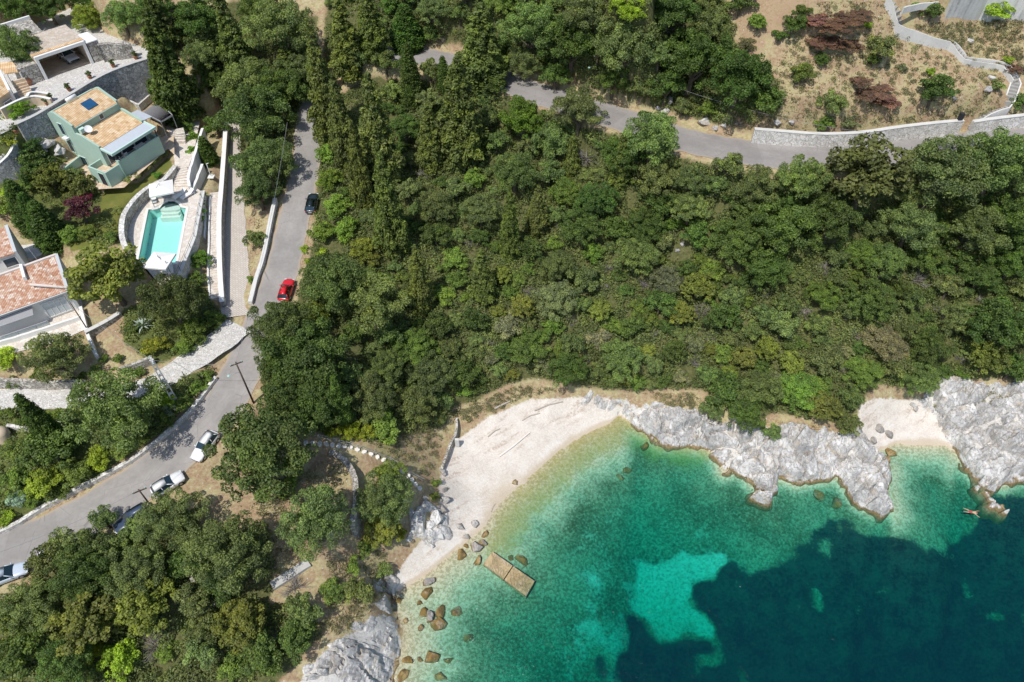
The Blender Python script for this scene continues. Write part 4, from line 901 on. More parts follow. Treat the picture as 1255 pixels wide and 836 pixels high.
def dry_scrub():
    """low grey and straw scrub on the open slopes: one mesh of small clumps"""
    bl = []; rr = random.Random(13)
    for f, n in (([(905,165),(960,60),(1000,0),(1090,0),(1105,40),(1235,80),(1225,140),(1180,146),(1100,154),(1000,162),(935,157)], 620), ([(1110,30),(1255,20),(1255,95),(1205,72),(1150,48)], 260), ([(400,690),(470,650),(478,720),(440,770),(380,790),(400,740)], 130), ([(545,505),(600,485),(640,470),(700,478),(640,490),(570,520)], 120), ([(440,540),(540,500),(550,520),(530,590),(490,565)], 130), ([(260,600),(300,625),(345,590),(400,560),(428,570),(425,640),(380,690),(300,720),(335,640)], 110), ([(780,480),(850,480),(875,505),(820,498)], 60), ([(1140,500),(1180,468),(1250,470),(1230,500)], 40)):
        xs = [p[0] for p in f]; ys = [p[1] for p in f]; c = 0
        while c < n:
            x, y = rr.uniform(min(xs), max(xs)), rr.uniform(min(ys), max(ys))
            if sdf_poly([x], [y], f)[0] < 2: continue
            c += 1; g, _ = G(x, y); r = rr.uniform(.18, .5); bl.append((g.x, g.y, g.z+r*.1, r))
    me = leaf_mesh('dry_scrub', bl, 46, .16, .4, .5, .5, .6, .7); o = link(bpy.data.objects.new('dry_scrub', me)); o.color = (.3, .29, .17, 1); kind(o, 'stuff', 'dusty low scrub on the open slopes')
dry_scrub()
def grass_cover():
    """dry grass tufts on the open slopes: one mesh"""
    rr = random.Random(8); m = MB()
    zones = [([(905,165),(960,60),(1000,0),(1090,0),(1105,40),(1235,80),(1225,140),(1180,146),(1100,154),(1000,162),(935,157)], 2600), ([(1110,30),(1255,20),(1255,95),(1205,72),(1150,48)], 900), ([(260,600),(300,625),(345,590),(400,560),(428,570),(425,640),(380,690),(300,720),(335,640)], 700), ([(400,690),(470,650),(478,720),(440,770),(380,790),(400,740)], 500), ([(545,505),(600,485),(640,470),(700,478),(640,490),(570,520)], 260), ([(780,480),(850,480),(875,505),(820,498)], 260), ([(305,262),(325,262),(318,310),(306,360),(303,310)], 120), ([(930,515),(1000,520),(1030,530),(960,525)],120), ([(1140,500),(1180,468),(1250,470),(1230,500)], 90)]
    for f, n in zones:
        xs = [p[0] for p in f]; ys = [p[1] for p in f]; c = 0
        while c < n:
            x, y = rr.uniform(min(xs), max(xs)), rr.uniform(min(ys), max(ys))
            if sdf_poly([x], [y], f)[0] < 1: continue
            c += 1; g, _ = G(x, y); h = rr.uniform(.12, .34)
            for k in range(4):
                a = rr.uniform(0, 6.28); w = rr.uniform(.03, .07); d = Vector((math.cos(a), math.sin(a), 0)); s = Vector((-d.y, d.x, 0))
                b = g+d*rr.uniform(0, .12); m.add([b-s*w, b+s*w, b+d*h*.6+Vector((0, 0, h))], [(0, 1, 2)])
    kind(m.build('dry_grass', M_straw), 'stuff', 'dry straw-coloured grass on the open slopes')
grass_cover()
# ------------------------------------------------------------------ rocks
def rock_patch(label, poly, zt, seed, step=.2, group='rock outcrops along the shore', fall=1.6, name='rock_outcrop'):
    """a jointed limestone outcrop: blocks of different heights cut by cracks, sinking below ground and water at its rim"""
    gp = [(G(x, y)[0], x, y) for x, y in poly]; wp = [tuple((g if g.z > .3 else W(x, y, .3))[:2]) for g, x, y in gp]
    xs = [p[0] for p in wp]; ys = [p[1] for p in wp]
    ax = np.arange(min(xs)-1.2, max(xs)+1.2, step); ay = np.arange(min(ys)-1.2, max(ys)+1.2, step)
    X, Y = np.meshgrid(ax, ay); X = X+(vnoise(X, Y, .5, seed+9)-.5)*.15; d = sdf_poly(X, Y, wp)+(vnoise(X, Y, 1.3, seed)-.5)*1.1+(vnoise(X, Y, .5, seed+1)-.5)*.4
    keep = d > -.9; Zg, _ = ground_height(X, Y); H = np.zeros(X.shape); ny, nx = X.shape
    for j in range(ny):
        for i in range(nx):
            if not keep[j, i]: continue
            p = Vector((X[j, i], Y[j, i], seed*3.1))
            q = Vector((p.x*.36+p.y*.17, p.y*.42-p.x*.14, p.z))+.3*mnoise.noise_vector(p*.45)
            ds, pts = mnoise.voronoi(q); c = Vector(pts[0]); cell = mnoise.noise(c*7.3); dv = q-c
            tilt = dv.x*mnoise.noise(c*5.7+Vector((9, 0, 0)))+dv.y*mnoise.noise(c*4.9+Vector((0, 7, 0)))
            q2 = q*2.3+.15*mnoise.noise_vector(p*1.7); ds2, pts2 = mnoise.voronoi(q2); c2v = Vector(pts2[0]); c2 = mnoise.noise(c2v*5.1); dv2 = q2-c2v
            h = zt*(.72+.8*cell)+1.5*tilt+.34*c2+.5*(dv2.x*mnoise.noise(c2v*3.3)+dv2.y*mnoise.noise(c2v*2.7))
            h -= .95*max(0, 1-(ds[1]-ds[0])/.11)+.2*max(0, 1-(ds2[1]-ds2[0])/.13)
            h += .07*mnoise.noise(p*2.6)
            H[j, i] = h
    e = smooth(-.55, fall, d)
    top = np.where(Zg > 1, Zg-.2, np.maximum(Zg, -.4)*.8)+H
    Z = Zg-.5*(1-smooth(-.6, -.1, d))+np.maximum(top-Zg, -.2)*np.minimum(e*1.25, 1)**.65
    idx = -np.ones((ny, nx), int); idx[keep] = np.arange(keep.sum())
    vs = np.stack([X[keep], Y[keep], Z[keep]], -1); fs = []
    for j in range(ny-1):
        for i in range(nx-1):
            a = (idx[j, i], idx[j, i+1], idx[j+1, i+1], idx[j+1, i])
            if min(a) >= 0: fs.append(a)
    m = MB(); m.v = [tuple(map(float, v)) for v in vs]; m.f = [tuple(map(int, f)) for f in fs]
    o = m.build(name, M_rock); tag(o, label, 'rock', group); return o
M_wstone2 = plain("limewashed_stone", (.78, .74, .68), .9, .08, 3)
rock_patch('long pale limestone outcrop between the white beach and the grey headland', RK[0], 1.35, 2)
rock_patch('grey fissured limestone headland on the west side of the small cove', RK[1], 1.7, 5)
rock_patch('big grey limestone headland on the east side of the small cove', RK[2], 1.9, 8)
rock_patch('narrow grey rock islet just off the east headland', RK[3], 2.3, 11, fall=.7)
rock_patch('bright white sloping limestone slab at the lower edge of the beach', RK[4], .9, 14)
rock_patch('white broken rock at the inner end of the white beach', [(700,486),(722,480),(742,488),(762,490),(764,500),(740,497),(716,500)], .8, 17)
rock_patch('white rock lump off the outcrop with a split side', [(925,590),(938,583),(950,584),(953,600),(942,611),(929,616),(920,606)], 2.3, 23, .18, fall=.6)
rock_patch('white block at the tip of the grey headland', [(1070,606),(1082,604),(1091,622),(1078,628),(1068,624)], 2.2, 29, .18, fall=.6)
rock_patch('dark cliff-foot rock below the lower wood edge', [(470,712),(480,716),(482,735),(478,752),(468,748),(464,728)], 1.5, 31, .2, fall=.8)
rock_patch('grey rock bank above the left end of the white beach', [(505,632),(522,612),(532,628),(543,632),(546,655),(530,662),(512,655),(500,662)], 1.2, 35, .2, fall=.8)
def boulder(px, py, rp, label, mat=None, sink=.35, group='boulders of the cove', sq=.75, z=None, name='boulder'):
    g, t = G(px, py)
    if z is not None: g = W(px, py, z)
    r = rp*t/FPX
    bm = bmesh.new(); ax = Vector((rnd.uniform(.85, 1.3), rnd.uniform(.7, 1.05), sq)); rz = Matrix.Rotation(rnd.uniform(0, 6.28), 3, 'Z'); s = rnd.uniform(0, 90)
    for k in range(15):                               # angular block: hull of scattered points, edges worn
        p = Vector((rnd.gauss(0, 1), rnd.gauss(0, 1), rnd.gauss(0, 1))).normalized()*rnd.uniform(.86, 1.12); bm.verts.new(rz @ Vector((p.x*ax.x, p.y*ax.y, p.z*ax.z))*r)
    hull = bmesh.ops.convex_hull(bm, input=bm.verts); bmesh.ops.delete(bm, geom=[g for g in hull['geom_interior'] if isinstance(g, bmesh.types.BMVert)], context='VERTS')
    bmesh.ops.bevel(bm, geom=bm.edges[:], offset=r*.07, segments=2, affect='EDGES', profile=.6); bmesh.ops.triangulate(bm, faces=bm.faces); bmesh.ops.subdivide_edges(bm, edges=bm.edges[:], cuts=1)
    for v in bm.verts:
        o = v.co/r+Vector((s, s, s)); v.co *= 1+.07*mnoise.noise(o*2.2)+.05*mnoise.noise(o*5)
    me = bpy.data.meshes.new(name); bm.to_mesh(me); bm.free(); me.materials.append(mat or M_boul)
    o = link(bpy.data.objects.new(name, me)); o.location = g+Vector((0, 0, r*sq*(1-sink)-.1*r)); return tag(o, label, 'boulder', group)
BR = M_brown; PB = M_rock
for px, py, r, lb, m, sk in (
 (564,647,5.5,'grey pointed boulder on dry pebbles above the jetty',M_boul,.4),(582,643,5.5,'dark grey boulder at the waterline, farthest up the beach',M_boul,.4),(572,659,5,'squarish boulder at the wet pebble edge',M_boul,.4),(594,655,5.5,'brown boulder just in the water, nearest the dark grey one',BR,.6),(585,671,9,'largest grey boulder near the shore end of the jetty',M_boul,.4),(592,666,6,'grey boulder leaning on the largest one by the jetty',M_boul,.4),(564,680,7,'yellow-brown boulder awash beside the wet sand',BR,.7),(586,687,7,'brown boulder touching the shore end of the jetty',BR,.6),(571,670,3.5,'small brown stone between larger boulders',BR,.5),(530,669,4.5,'pale square stone on the dry beach',PB,.4),(539,658,6.5,'white flat boulder below the grey rock bank',PB,.5),(638,688,8,'submerged brown boulder on the open-sea side of the jetty',BR,.9),(626,684,4,'small submerged stone beside the jetty',BR,.9),
 (526,714,6.5,'rounded grey boulder standing at the tip of the brown reef',M_boul,.3),(524,727,8,'weed-brown boulder under the rounded grey one',BR,.6),(527,758,8,'tall grey slab leaning in the middle of the reef',M_boul,.25),(540,750,11,'broad brown boulder behind the grey slab',BR,.6),(538,765,9,'brown boulder at the foot of the grey slab',BR,.7),(520,752,7,'brown boulder left of the grey slab',BR,.7),(560,751,8,'separate brown boulder right of the reef',BR,.7),(516,769,6,'small brown boulder below the reef',BR,.7),(514,739,5,'submerged stone left of the reef',BR,.9),(573,781,7,'submerged pale brown boulder off the reef',BR,1.0),(529,806,10,'long brown boulder below the reef near the frame edge',BR,.8),(500,810,8,'brown boulder close to the white slab shore',BR,.8),(489,737,4.5,'single brown stone at the cliff foot',BR,.5),(497,761,4,'small brown stone off the cliff foot',BR,.6),(515,808,4.5,'small brown stone between two larger low boulders',BR,.8),(494,829,9,'brown boulder at the lowest frame edge',BR,.8),(549,808,7,'faint deep boulder off the long brown one',BR,1.0),(540,830,7,'deep brown boulder at the frame edge',BR,1.0),
 (768,577,6,'brown rock alone in the shallow bay, the upper of two',BR,.9),(760,585,5,'brown rock alone in the shallow bay, the lower of two',BR,.9),(791,547,7,'yellow-brown rock at the foot of the white outcrop',BR,.8),(1003,608,9,'flat brown rock awash below the grey headland',BR,.7),(1026,617,10,'yellowish submerged rock off the grey headland',BR,1.0),(1091,556,7,'yellow-brown rock at the waterline of the small cove',BR,.6),(1085,563,6,'weedy rock beside the waterline rock of the small cove',BR,.7),
 (1077,526,6,'grey boulder on the small beach, nearest the bushes',M_boul,.4),(1089,533,6.5,'grey boulder on the small beach, nearest the water',M_boul,.4),(1070,541,5.5,'grey boulder beside the headland on the small beach',M_boul,.4),(1122,502,4.5,'white stone at the back of the small beach',PB,.4),(1118,497,4,'smaller white stone at the back of the small beach',PB,.4),
 (542,579,6,'grey rock at the top of the beach wall row',M_boul,.4),(545,601,6,'second grey rock of the row along the beach edge',M_boul,.4),(545,613,7,'third grey rock of the row along the beach edge',M_boul,.4),(543,624,7,'fourth grey rock of the row along the beach edge',M_boul,.4),(534,637,12,'huge pale grey rock at the end of the row beside the beach',PB,.4),(516,629,9,'pale slab rock beside the path end',PB,.5),(631,592,4,'lone weathered stone on the wet sand',BR,.4),
 (58,179,8,'largest pale rock in the garden beside the green house',None,.3),(69,184,7,'dark split rock in the garden by the sun terrace',None,.3),(64,176,6,'upright rock in the garden bed by the court wall',None,.3),(75,188,8,'long rock beside the sun terrace loungers',None,.3),(52,172,5,'small rock under the court wall',None,.3),(55,187,6,'low rock at the edge of the garden shrubs',None,.3),
 (812,103,6,'white rock on the bank between two dark trees',None,.3),(820,126,6,'round grey rock on the bank above the upper road',None,.3),(815,138,5,'pale rock low on the road bank',None,.3),(806,134,4,'small rock low on the road bank',None,.3),(862,152,8,'pale boulder at the edge of the upper road',None,.3),(876,159,5,'small pale rock by the upper road',None,.3),(887,156,5,'dark-sided rock by the upper road',None,.3),(928,163,6,'pale rock at the end of the stone wall',None,.3),(952,152,6,'pale rock in the dry grass above the wall',None,.3),(969,152,5,'small grey rock in the dry grass above the wall',None,.3),(1168,122,4,'pale rock above the wall near the stairs',None,.3),(1210,112,6,'grey rock beside the stair landing',None,.3),(1214,98,5,'white rock under the stair landing',None,.3),(1188,52,5,'pale rock outcrop by the stair bend',None,.3),(836,300,4,'pale stone in the bare orange patch',None,.4),(830,308,4,'grey stone in the bare orange patch',None,.4)):
    garden = m is None
    boulder(px, py, r, lb, M_dryrock if garden else m, sk, 'rocks on the land' if garden else 'boulders of the coves')
# ------------------------------------------------------------------ jetty, path stones, fences and walls near the beach
def jetty():
    a, b, c, d = [W(x, y, .1) for x, y in ((603,676.5),(655.5,711),(645,729.5),(591.5,691))]
    e = empty('concrete_jetty', (a+c)/2, 'broken concrete jetty slab lying in the shallows off the beach', 'jetty')
    L = lambda p, q, t: p+(q-p)*t
    up = lambda p, z: (p.x, p.y, z)
    m1 = MB(); q = [L(a, b, .012), L(a, b, .49), L(d, c, .49), L(d, c, .012)]
    m1.prism([up(q[0], .32), up(q[1], .1), up(q[2], .1), up(q[3], .32)], .7, 0); m1.build('inner_slab', M_jet, e, bevel=.04)
    m2 = MB(); q = [L(a, b, .505), L(a, b, 1), L(d, c, 1), L(d, c, .505)]
    m2.prism([up(q[0], .06), up(q[1], -.12), up(q[2], -.16), up(q[3], .03)], .8, 0); m2.build('outer_slab', M_jet, e, bevel=.05)
M_jet = rock_mat('weeded_concrete', (.3, .22, .1), (.5, .39, .22), (.62, .52, .36), False)
jetty()
pathline = resample([(375,543),(400,544.5),(430,549),(455,557),(478,568),(500,584),(514,599)], 8.0)
for i, (x, y) in enumerate(pathline):
    g, t = G(x, y); m = MB()
    q = [(rnd.uniform(.85, 1.1)*.3*math.cos(a)*1.1, rnd.uniform(.85, 1.1)*.26*math.sin(a)) for a in (k*1.0472 for k in range(6))]
    rz = rnd.uniform(0, 3); q = [(g.x+u*math.cos(rz)-v*math.sin(rz), g.y+u*math.sin(rz)+v*math.cos(rz)) for u, v in q]
    m.prism(q, g.z-.2, g.z+.17); lb = 'white-painted edging stone along the fenced path to the beach'
    if i == 0: lb = 'white edging stone at the upper end of the fenced path'
    if i == len(pathline)-1: lb = 'white edging stone at the beach end of the fenced path'
    tag(m.build('edging_stone', M_wstone2, bevel=.03), lb, 'stone', 'white edging stones of the beach path') if 'M_wstone2' in globals() else None
def post_fence(name, label, px, hgt, mat, step=1.6, rails=(.95, .5), r=.035, z=None):
    w = [G(x, y)[0] if z is None else W(x, y, z) for x, y in px]; w = [Vector(p) for p in resample([tuple(p) for p in w], step)]
    e = empty(name, w[0], label, 'fence' if 'fence' in name else 'railing')
    for p in w: MB().tube([p+Vector((0, 0, -.2)), p+Vector((0, 0, hgt))], r*1.2, 6).build('post', mat, e)
    for k in rails: MB().tube([p+Vector((0, 0, hgt*k)) for p in w], r*.8, 6).build('rail', mat, e)
    return e
post_fence('path_fence', 'grey rail fence along the upper side of the path to the beach', [(365,532),(392,538),(440,551),(480,566),(503,583),(520,592)], .95, M_metal, 2.0)
CL = G(418,559)[0].z
stone_wall('curved_wall', 'curved grey stone wall round the parking ground, topped with pale coping', [(404,553,8.9),(418,559,8.95),(431,574,9),(436,592,9),(436.5,620,9.0),(431,642,9.0)], .6, M_stone)
stone_wall('low_wall', 'short concrete-topped wall beside the lower path', [(333,718,7.9),(356,703,7.8),(378,689,7.7)], .9, M_conc)
stone_wall('retaining_wall', 'small dark retaining wall among the dense lower wood', [(231,700,9.3),(238,716,9.1),(248,731,8.8)], .35, M_stone)
sheet('small_path', [tuple(G(x, y)[0]+Vector((0, 0, .12))) for x, y in ((246,742),(262,738),(278,733),(279,741),(262,747),(248,752))], M_gravel)['kind'] = 'structure'
stone_wall('beach_wall', 'low dark stone wall along the left end of the white beach', [(559,512,3.1),(560,528,2.9),(552,542,2.6),(546,560,2.4),(541,575,2.2)], .3, M_stone)
w = W(560,540,2.6); tag(MB().box((w.x, w.y, 2.2), (.5, .3, 1.4)).build('concrete_block', M_conc2, bevel=.03), 'white concrete block at the end of the beach wall', 'block')
def log(px, r, label, mat):
    p = [G(x, y)[0]+Vector((0, 0, r*1.4)) for x, y in px]; tag(MB().tube(p, [r*(1-.4*i/(len(p)-1)) for i in range(len(p))], 7).build('driftwood_log', mat), label, 'driftwood', 'driftwood on the white beach')
M_drift = plain('driftwood', (.42, .38, .33), .9, .2, 5)
log([(612,560),(630,547),(649,531)], .13, 'long pale driftwood trunk lying across the white beach', plain('bleached_wood', (.78, .74, .68), .9, .1, 4))
log([(606,502),(616,497),(625,493)], .14, 'grey driftwood log high on the beach', M_drift); log([(598,536),(606,529),(613,526)], .08, 'thin driftwood branch in the middle of the beach', M_drift); log([(602,628),(604,622),(607,618)], .06, 'dark thin branch at the wet edge of the beach', M_drift); log([(655,504),(672,497),(690,493)], .09, 'long thin driftwood along the back of the beach', M_drift); log([(640,516),(650,510),(662,507)], .07, 'short driftwood stick below the long one', M_drift)
# ------------------------------------------------------------------ walls of the roads and gardens
stone_wall('roadside_wall', 'low grey stone wall between the garden hedge and the main road', [(x, y, gz(*W(x, y, z)[:2])+.5) for x, y, z in ((264,461,13.4),(249,482,13),(230,506,12.3),(203,530,11.7),(167,559,11.2),(134,578,10.8),(100,595,10.5),(62,614,10.1),(42,626,9.9),(17,643,9.7),(-10,654,9.6))], .42, M_wstone)
stone_wall('roadside_parapet', 'white-topped low wall between the bank and the main road', [(337,243,17.9),(330,276,17.1),(323,314,16.2),(313,343,15.5),(306.5,370,15.0)], .42, M_wstone, cap=M_conc2)
stone_wall('retaining_wall', 'long white stone retaining wall along the upper road', [(925,158,24.75),(950,160,24.75),(999,164,24.7),(1030,164,24.8),(1061,162,25.0),(1098,156,25.3),(1140,151,25.6),(1181,147.5,25.9)], .5, M_wstone, cap=M_conc2)
stone_wall('retaining_wall', 'short stone retaining wall right of the stair foot', [(1193,149,25.7),(1220,145,25.9),(1255,141,26.1),(1290,137,26.3)], .5, M_wstone, cap=M_conc2)
stone_wall('pool_wall', 'curved stone wall holding the lawn above the pool terrace', [(215,203,19.5),(202.5,219,19.4),(195,223,19.4),(182,229,19.4),(168,240,19.4),(157,253.5,19.4),(150.5,265,19.4),(148.5,281,19.3),(150,294,19.2),(156,308,18.8)], .55, M_stone, cap=M_wstone)
stone_wall('terrace_wall', 'white stone wall under the outer edge of the pool terrace', [(249,234,18.35),(241,276,18.35),(238.5,291,18.35),(227,318,18.35),(214,349,18.3)], .4, M_wstone, cap=M_conc2)
post_fence('pool_railing', 'thin metal railing along the outer edge of the pool terrace', [(250,233),(241.5,276),(239,290.5),(228,317),(214.5,347)], .75, M_dmetal, 1.7, (.98, .55), .022, 18.42)
stone_wall('garden_wall', 'white wall along the right side of the house steps', [(248,157,20.2),(238,190,19.9),(229.5,217,19.5),(232,228,18.9)], .35, M_white)
stone_wall('garden_wall', 'short white wall between the steps and the planted strip', [(247.5,201,18.9),(241,219,18.7),(234.5,233,18.4)], .35, M_white)
stone_wall('strip_wall', 'tall white-topped stone wall beside the setts driveway', [(277,150,18.6),(273.5,200,17.95),(271,234,17.7),(268.5,262,17.35),(268.5,300,16.8),(269.5,335,16.05),(272,370,15.3)], .5, M_gstone, cap=M_white)
stone_wall('stair_kerb', 'thin white kerb along the left side of the long stair', [(257,240,17.5),(256.5,262,17.15),(255.5,300,16.6),(254.5,335,15.85),(257,364,15.15)], .2, M_white)
stone_wall('planter_wall', 'white edge of the narrow planter beside the pool terrace', [(249.5,237,17.5),(252,262,17.3),(250,290,16.9)], .18, M_white)
stone_wall('court_wall', 'long grey stone wall falling below the garage court', [(20,152,27.0),(40,143,26.95),(58,132.5,26.95),(85,116,26.95),(109,101,26.95),(131,89,26.95),(157,79,26.95),(186,70,26.95)], .45, M_gstone, cap=M_conc)
stone_wall('court_wall', 'white curved wall of the steps at the left frame edge', [(20,152,26.4),(17,175,25.0),(12,188,24.2),(0,200,23.4),(-15,210,22.8)], .35, M_gstone, cap=M_white)
stone_wall('bank_wall', 'rough stone retaining wall right of the garage', [(119,55,28.9),(133,53,28.8),(146,54,28.6),(160,53,28.4)], .6, M_stone, jit=.08)
stone_wall('terrace_wall', 'pale stone wall below the white forecourt of the red house', [(104,407,16.15),(118,400,16.1),(133,392,16.05),(147,383,16.0)], .45, M_stone, cap=M_conc2)
stone_wall('terrace_wall', 'white sloping wall at the corner of the red house forecourt', [(98,376,16.6),(103,396,16.4),(107,410,15.9),(113,425,15.3),(119,437,14.7)], .35, M_white)
stone_wall('terrace_parapet', 'white parapet of the lower terrace of the red house', [(-10,421,16.5),(25,411,16.5),(60,400,16.5),(98,387,16.5)], .28, M_white)
stone_wall('garden_wall', 'low grey stone wall along the upper edge of the cobbled way', [(-10,464,14.6),(30,466,14.5),(62,467,14.4),(104,467,14.2)], .4, M_stone)
stone_wall('garden_wall', 'grey stone wall at the front of the bare garden bed', [(145,452,14.6),(165,445,14.7),(186,437,14.8)], .4, M_stone)
stone_wall('garden_wall', 'pale stone wall segment beside the slim cypress', [(8,521,13.0),(30,524,12.9),(55,523,12.9),(76,516,13.0)], .35, M_wstone)
def shelter():
    a = W(1,532,13.0); e = empty('garden_shelter', a, 'small cream rounded oven-like shelter at the left frame edge', 'shelter')
    m = MB(); n = 12
    for k in range(3):
        r0, z0 = (1.1, -.8), (1.1, .2)
    ring = lambda r, z: [(a.x+r*math.cos(i*2*math.pi/n), a.y+r*math.sin(i*2*math.pi/n), a.z+z) for i in range(n)]
    rs = [(.8, -1), (.8, .2), (.7, .5), (.45, .72), (.15, .8)]
    vs = [p for r, z in rs for p in ring(r, z)]; m.add(vs, [(j*n+i, j*n+(i+1) % n, (j+1)*n+(i+1) % n, (j+1)*n+i) for j in range(len(rs)-1) for i in range(n)]+[tuple(range((len(rs)-1)*n, len(rs)*n))])
    m.build('dome', M_cream, e, True); MB().tube([a+Vector((0, 0, .6)), a+Vector((0, 0, 1.15))], .1, 8).build('chimney', M_terra, e)
shelter()
# ------------------------------------------------------------------ flights of steps
def steps(name, label, path, width, n, tread, side=None, sideh=.5, sth=.2, group=None):
    """path: world points down the middle; n level treads; side walls follow the slope"""
    e = empty(name, path[0], label, 'stairs', group)
    R = resample([tuple(p) for p in path], .05); m = MB(); N = len(R)-1
    for k in range(n):
        a, b = R[int(k*N/n)], R[min(N, int((k+1)*N/n))]
        d = Vector((b[0]-a[0], b[1]-a[1])); L = max(d.length, .05); d.normalize(); c = ((a[0]+b[0])/2, (a[1]+b[1])/2)
        zt = max(a[2], b[2]); m.box((c[0], c[1], zt-.35), (L*1.02, width*(1+.002*(k % 2)), .7+.003*(k % 3)), axes=(Vector((d.x, d.y, 0)), Vector((-d.y, d.x, 0))))
    m.build('treads', tread, e)
    if side:
        for s in (-1, 1):
            w = []
            for i in range(0, N+1, max(1, N//60)):
                a, b = R[max(i-3, 0)], R[min(i+3, N)]; d = Vector((b[0]-a[0], b[1]-a[1])); d.normalize()
                w.append((R[i][0]-d.y*s*(width/2+sth/2+.01), R[i][1]+d.x*s*(width/2+sth/2+.01), R[i][2]+sideh))
            MB().wall(w, sth).build('side_wall', side, e)
    return e
steps('long_stair', 'long narrow stone stair descending beside the tall white-topped wall', [Vector((x, y, z+.02)) for x, y, z, h in resample(STEP_W, .5)], 1.15, 44, M_flag)
steps('garden_steps', 'broad curved flagstone steps from the house to the pool', [W(220,205,19.0),W(222,213,18.75),W(223,221,18.4),W(222,229,18.05)], 1.9, 8, M_flag)
steps('garden_steps', 'pale flagstone steps at the corner of the green house', [W(216,158,20.4),W(218,166,19.9),W(219,176,19.0)], 1.9, 7, M_flag)
steps('garden_steps', 'white steps at the left frame edge below the court', [W(16,168,25.2),W(11,178,24.5),W(5,188,23.7),W(-6,196,23)], 1.3, 8, M_conc2)
HS = [(1186,157),(1197,147),(1209,139.5),(1222,134.5),(1234,131),(1239,118),(1242,109),(1245,101),(1239,91),(1231,82),(1219,79),(1205,77.5),(1192,76),(1183,74),(1176,66),(1170,58),(1163,52),(1153,49.5),(1143,47),(1130,42),(1118,37.5),(1108,35),(1102,31),(1100,22),(1098,12),(1094,4),(1088,-6)]
M_tread = plain('grey_treads', (.34, .33, .31), .9, .2, 2)
hs = [G(x, y, .2 if i else .1)[0]+Vector((0, 0, .2 if i else .1)) for i, (x, y) in enumerate(HS)]
steps('hill_stair', 'zigzag concrete stair with white side walls climbing the dry slope', hs, .95, 70, M_tread, M_conc2, .32, .17)
# concrete wall and gate post at the top right
def backwall():
    p = [G(x, y)[0] for x, y in ((1158,19),(1180,18.5),(1200,18),(1225,20),(1255,22),(1300,24))]
    e = empty('concrete_wall', p[0], 'tall streaked concrete retaining wall at the top corner above the dry slope', 'wall')
    MB().wall([(v.x, v.y, v.z+4.2) for v in p], .5).build('face', M_streak, e); MB().wall([(v.x, v.y, v.z+4.36) for v in p], .62, h=.15).build('coping', M_conc2, e)
t_ = NT('streaked_concrete'); M_streak = t_.bsdf(t_.ramp(t_.math('ADD', t_.math('MULTIPLY', t_.noise(1.6, 5, t_.mapping(t_.pos(), (1, 1, .12))), .7), t_.math('MULTIPLY', t_.noise(3, 4), .3)), [(.32, (.3, .3, .29)), (.5, (.52, .52, .5)), (.7, (.66, .66, .64))]), .9, spec=.15)
backwall()
z_ = G(1120,6)[0].z+.7; stone_wall('landing_wall', 'low white wall at the landing of the hill stair', [(1108,9,z_),(1128,4,z_),(1150,2,z_)], .2, M_conc2, h=.8)
p = W(1176,147,25.9); tag(MB().box((p.x, p.y, p.z+.1), (.5, .5, 1.7)).build('gate_post', M_dark, bevel=.02), 'dark square gate post at the foot of the hill stair', 'post')
# ------------------------------------------------------------------ pool
def pool():
    z = POOL_Z; e = empty('swimming_pool', (pool_w[0][0], pool_w[0][1], z), 'turquoise swimming pool with a rounded end of broad steps', 'pool')
    P_ = [Vector((x, y, 0)) for x, y in pool_w]; n = len(P_)
    area = sum(P_[i].x*P_[(i+1) % n].y-P_[(i+1) % n].x*P_[i].y for i in range(n))
    if area < 0: P_ = P_[::-1]
    def off(d):
        out = []
        for i in range(n):
            a, b, c = P_[i-1], P_[i], P_[(i+1) % n]; d1 = (b-a).normalized(); d2 = (c-b).normalized()
            n1 = Vector((d1.y, -d1.x, 0)); n2 = Vector((d2.y, -d2.x, 0)); m = (n1+n2).normalized(); out.append(b+m*d/max(.5, m.dot(n1)))
        return out
    m = MB(); lo = [(p.x, p.y, z-1.45) for p in P_]; hi = [(p.x, p.y, z+.01) for p in P_]
    m.add(lo+hi, [tuple(range(n))]+[(i, (i+1) % n, n+(i+1) % n, n+i) for i in range(n)]); m.build('basin', M_poolt, e)
    o = off(.32); m = MB(); vs = [(p.x, p.y, z+.05) for p in P_]+[(p.x, p.y, z+.05) for p in o]+[(p.x, p.y, z-.05) for p in o]+[(p.x, p.y, z-.2) for p in P_]
    fs = []
    for i in range(n):
        j = (i+1) % n; fs += [(i, j, n+j, n+i), (n+i, n+j, 2*n+j, 2*n+i), (3*n+i, 3*n+j, j, i)]
    m.add(vs, fs); m.build('coping', M_coping, e)
    s = [Vector((*W(x, y, z)[:2], 0)) for x, y in ((195.5,256.5),(220.5,255))]; mid = (s[0]+s[1])/2; ax = (s[1]-s[0]).normalized(); up = Vector((-ax.y, ax.x, 0)); R0 = (s[1]-s[0]).length/2
    for k, (r, dz) in enumerate(((R0*.98, -.75), (R0*.8, -.45), (R0*.6, -.16))):
        q = [mid+up*(.55-.45*k*0)-up*(.5*(2-k))*.6+ax*(r*math.cos(a))+up*(r*.8*math.sin(a)) for a in (math.pi*i/14 for i in range(15))]
        q = [(p.x, p.y) for p in [mid-up*(.9-.35*k)+ax*r, *[mid+ax*(R0*.97*math.cos(a))+up*(R0*.9*math.sin(a)) for a in (math.pi*i/14 for i in range(15))], mid-up*(.9-.35*k)-ax*r]] if k < 3 else q
        MB().prism(q, z-1.44+.002*k, z+dz).build('step', M_coping, e)
    q = [(p.x, p.y, z-.1) for p in P_]; m = MB(); m.add(q, [tuple(range(n))]); m.build('water', M_pool, e)
M_coping = plain('pool_coping', (.8, .76, .7), .7, .05, 2)
pool()
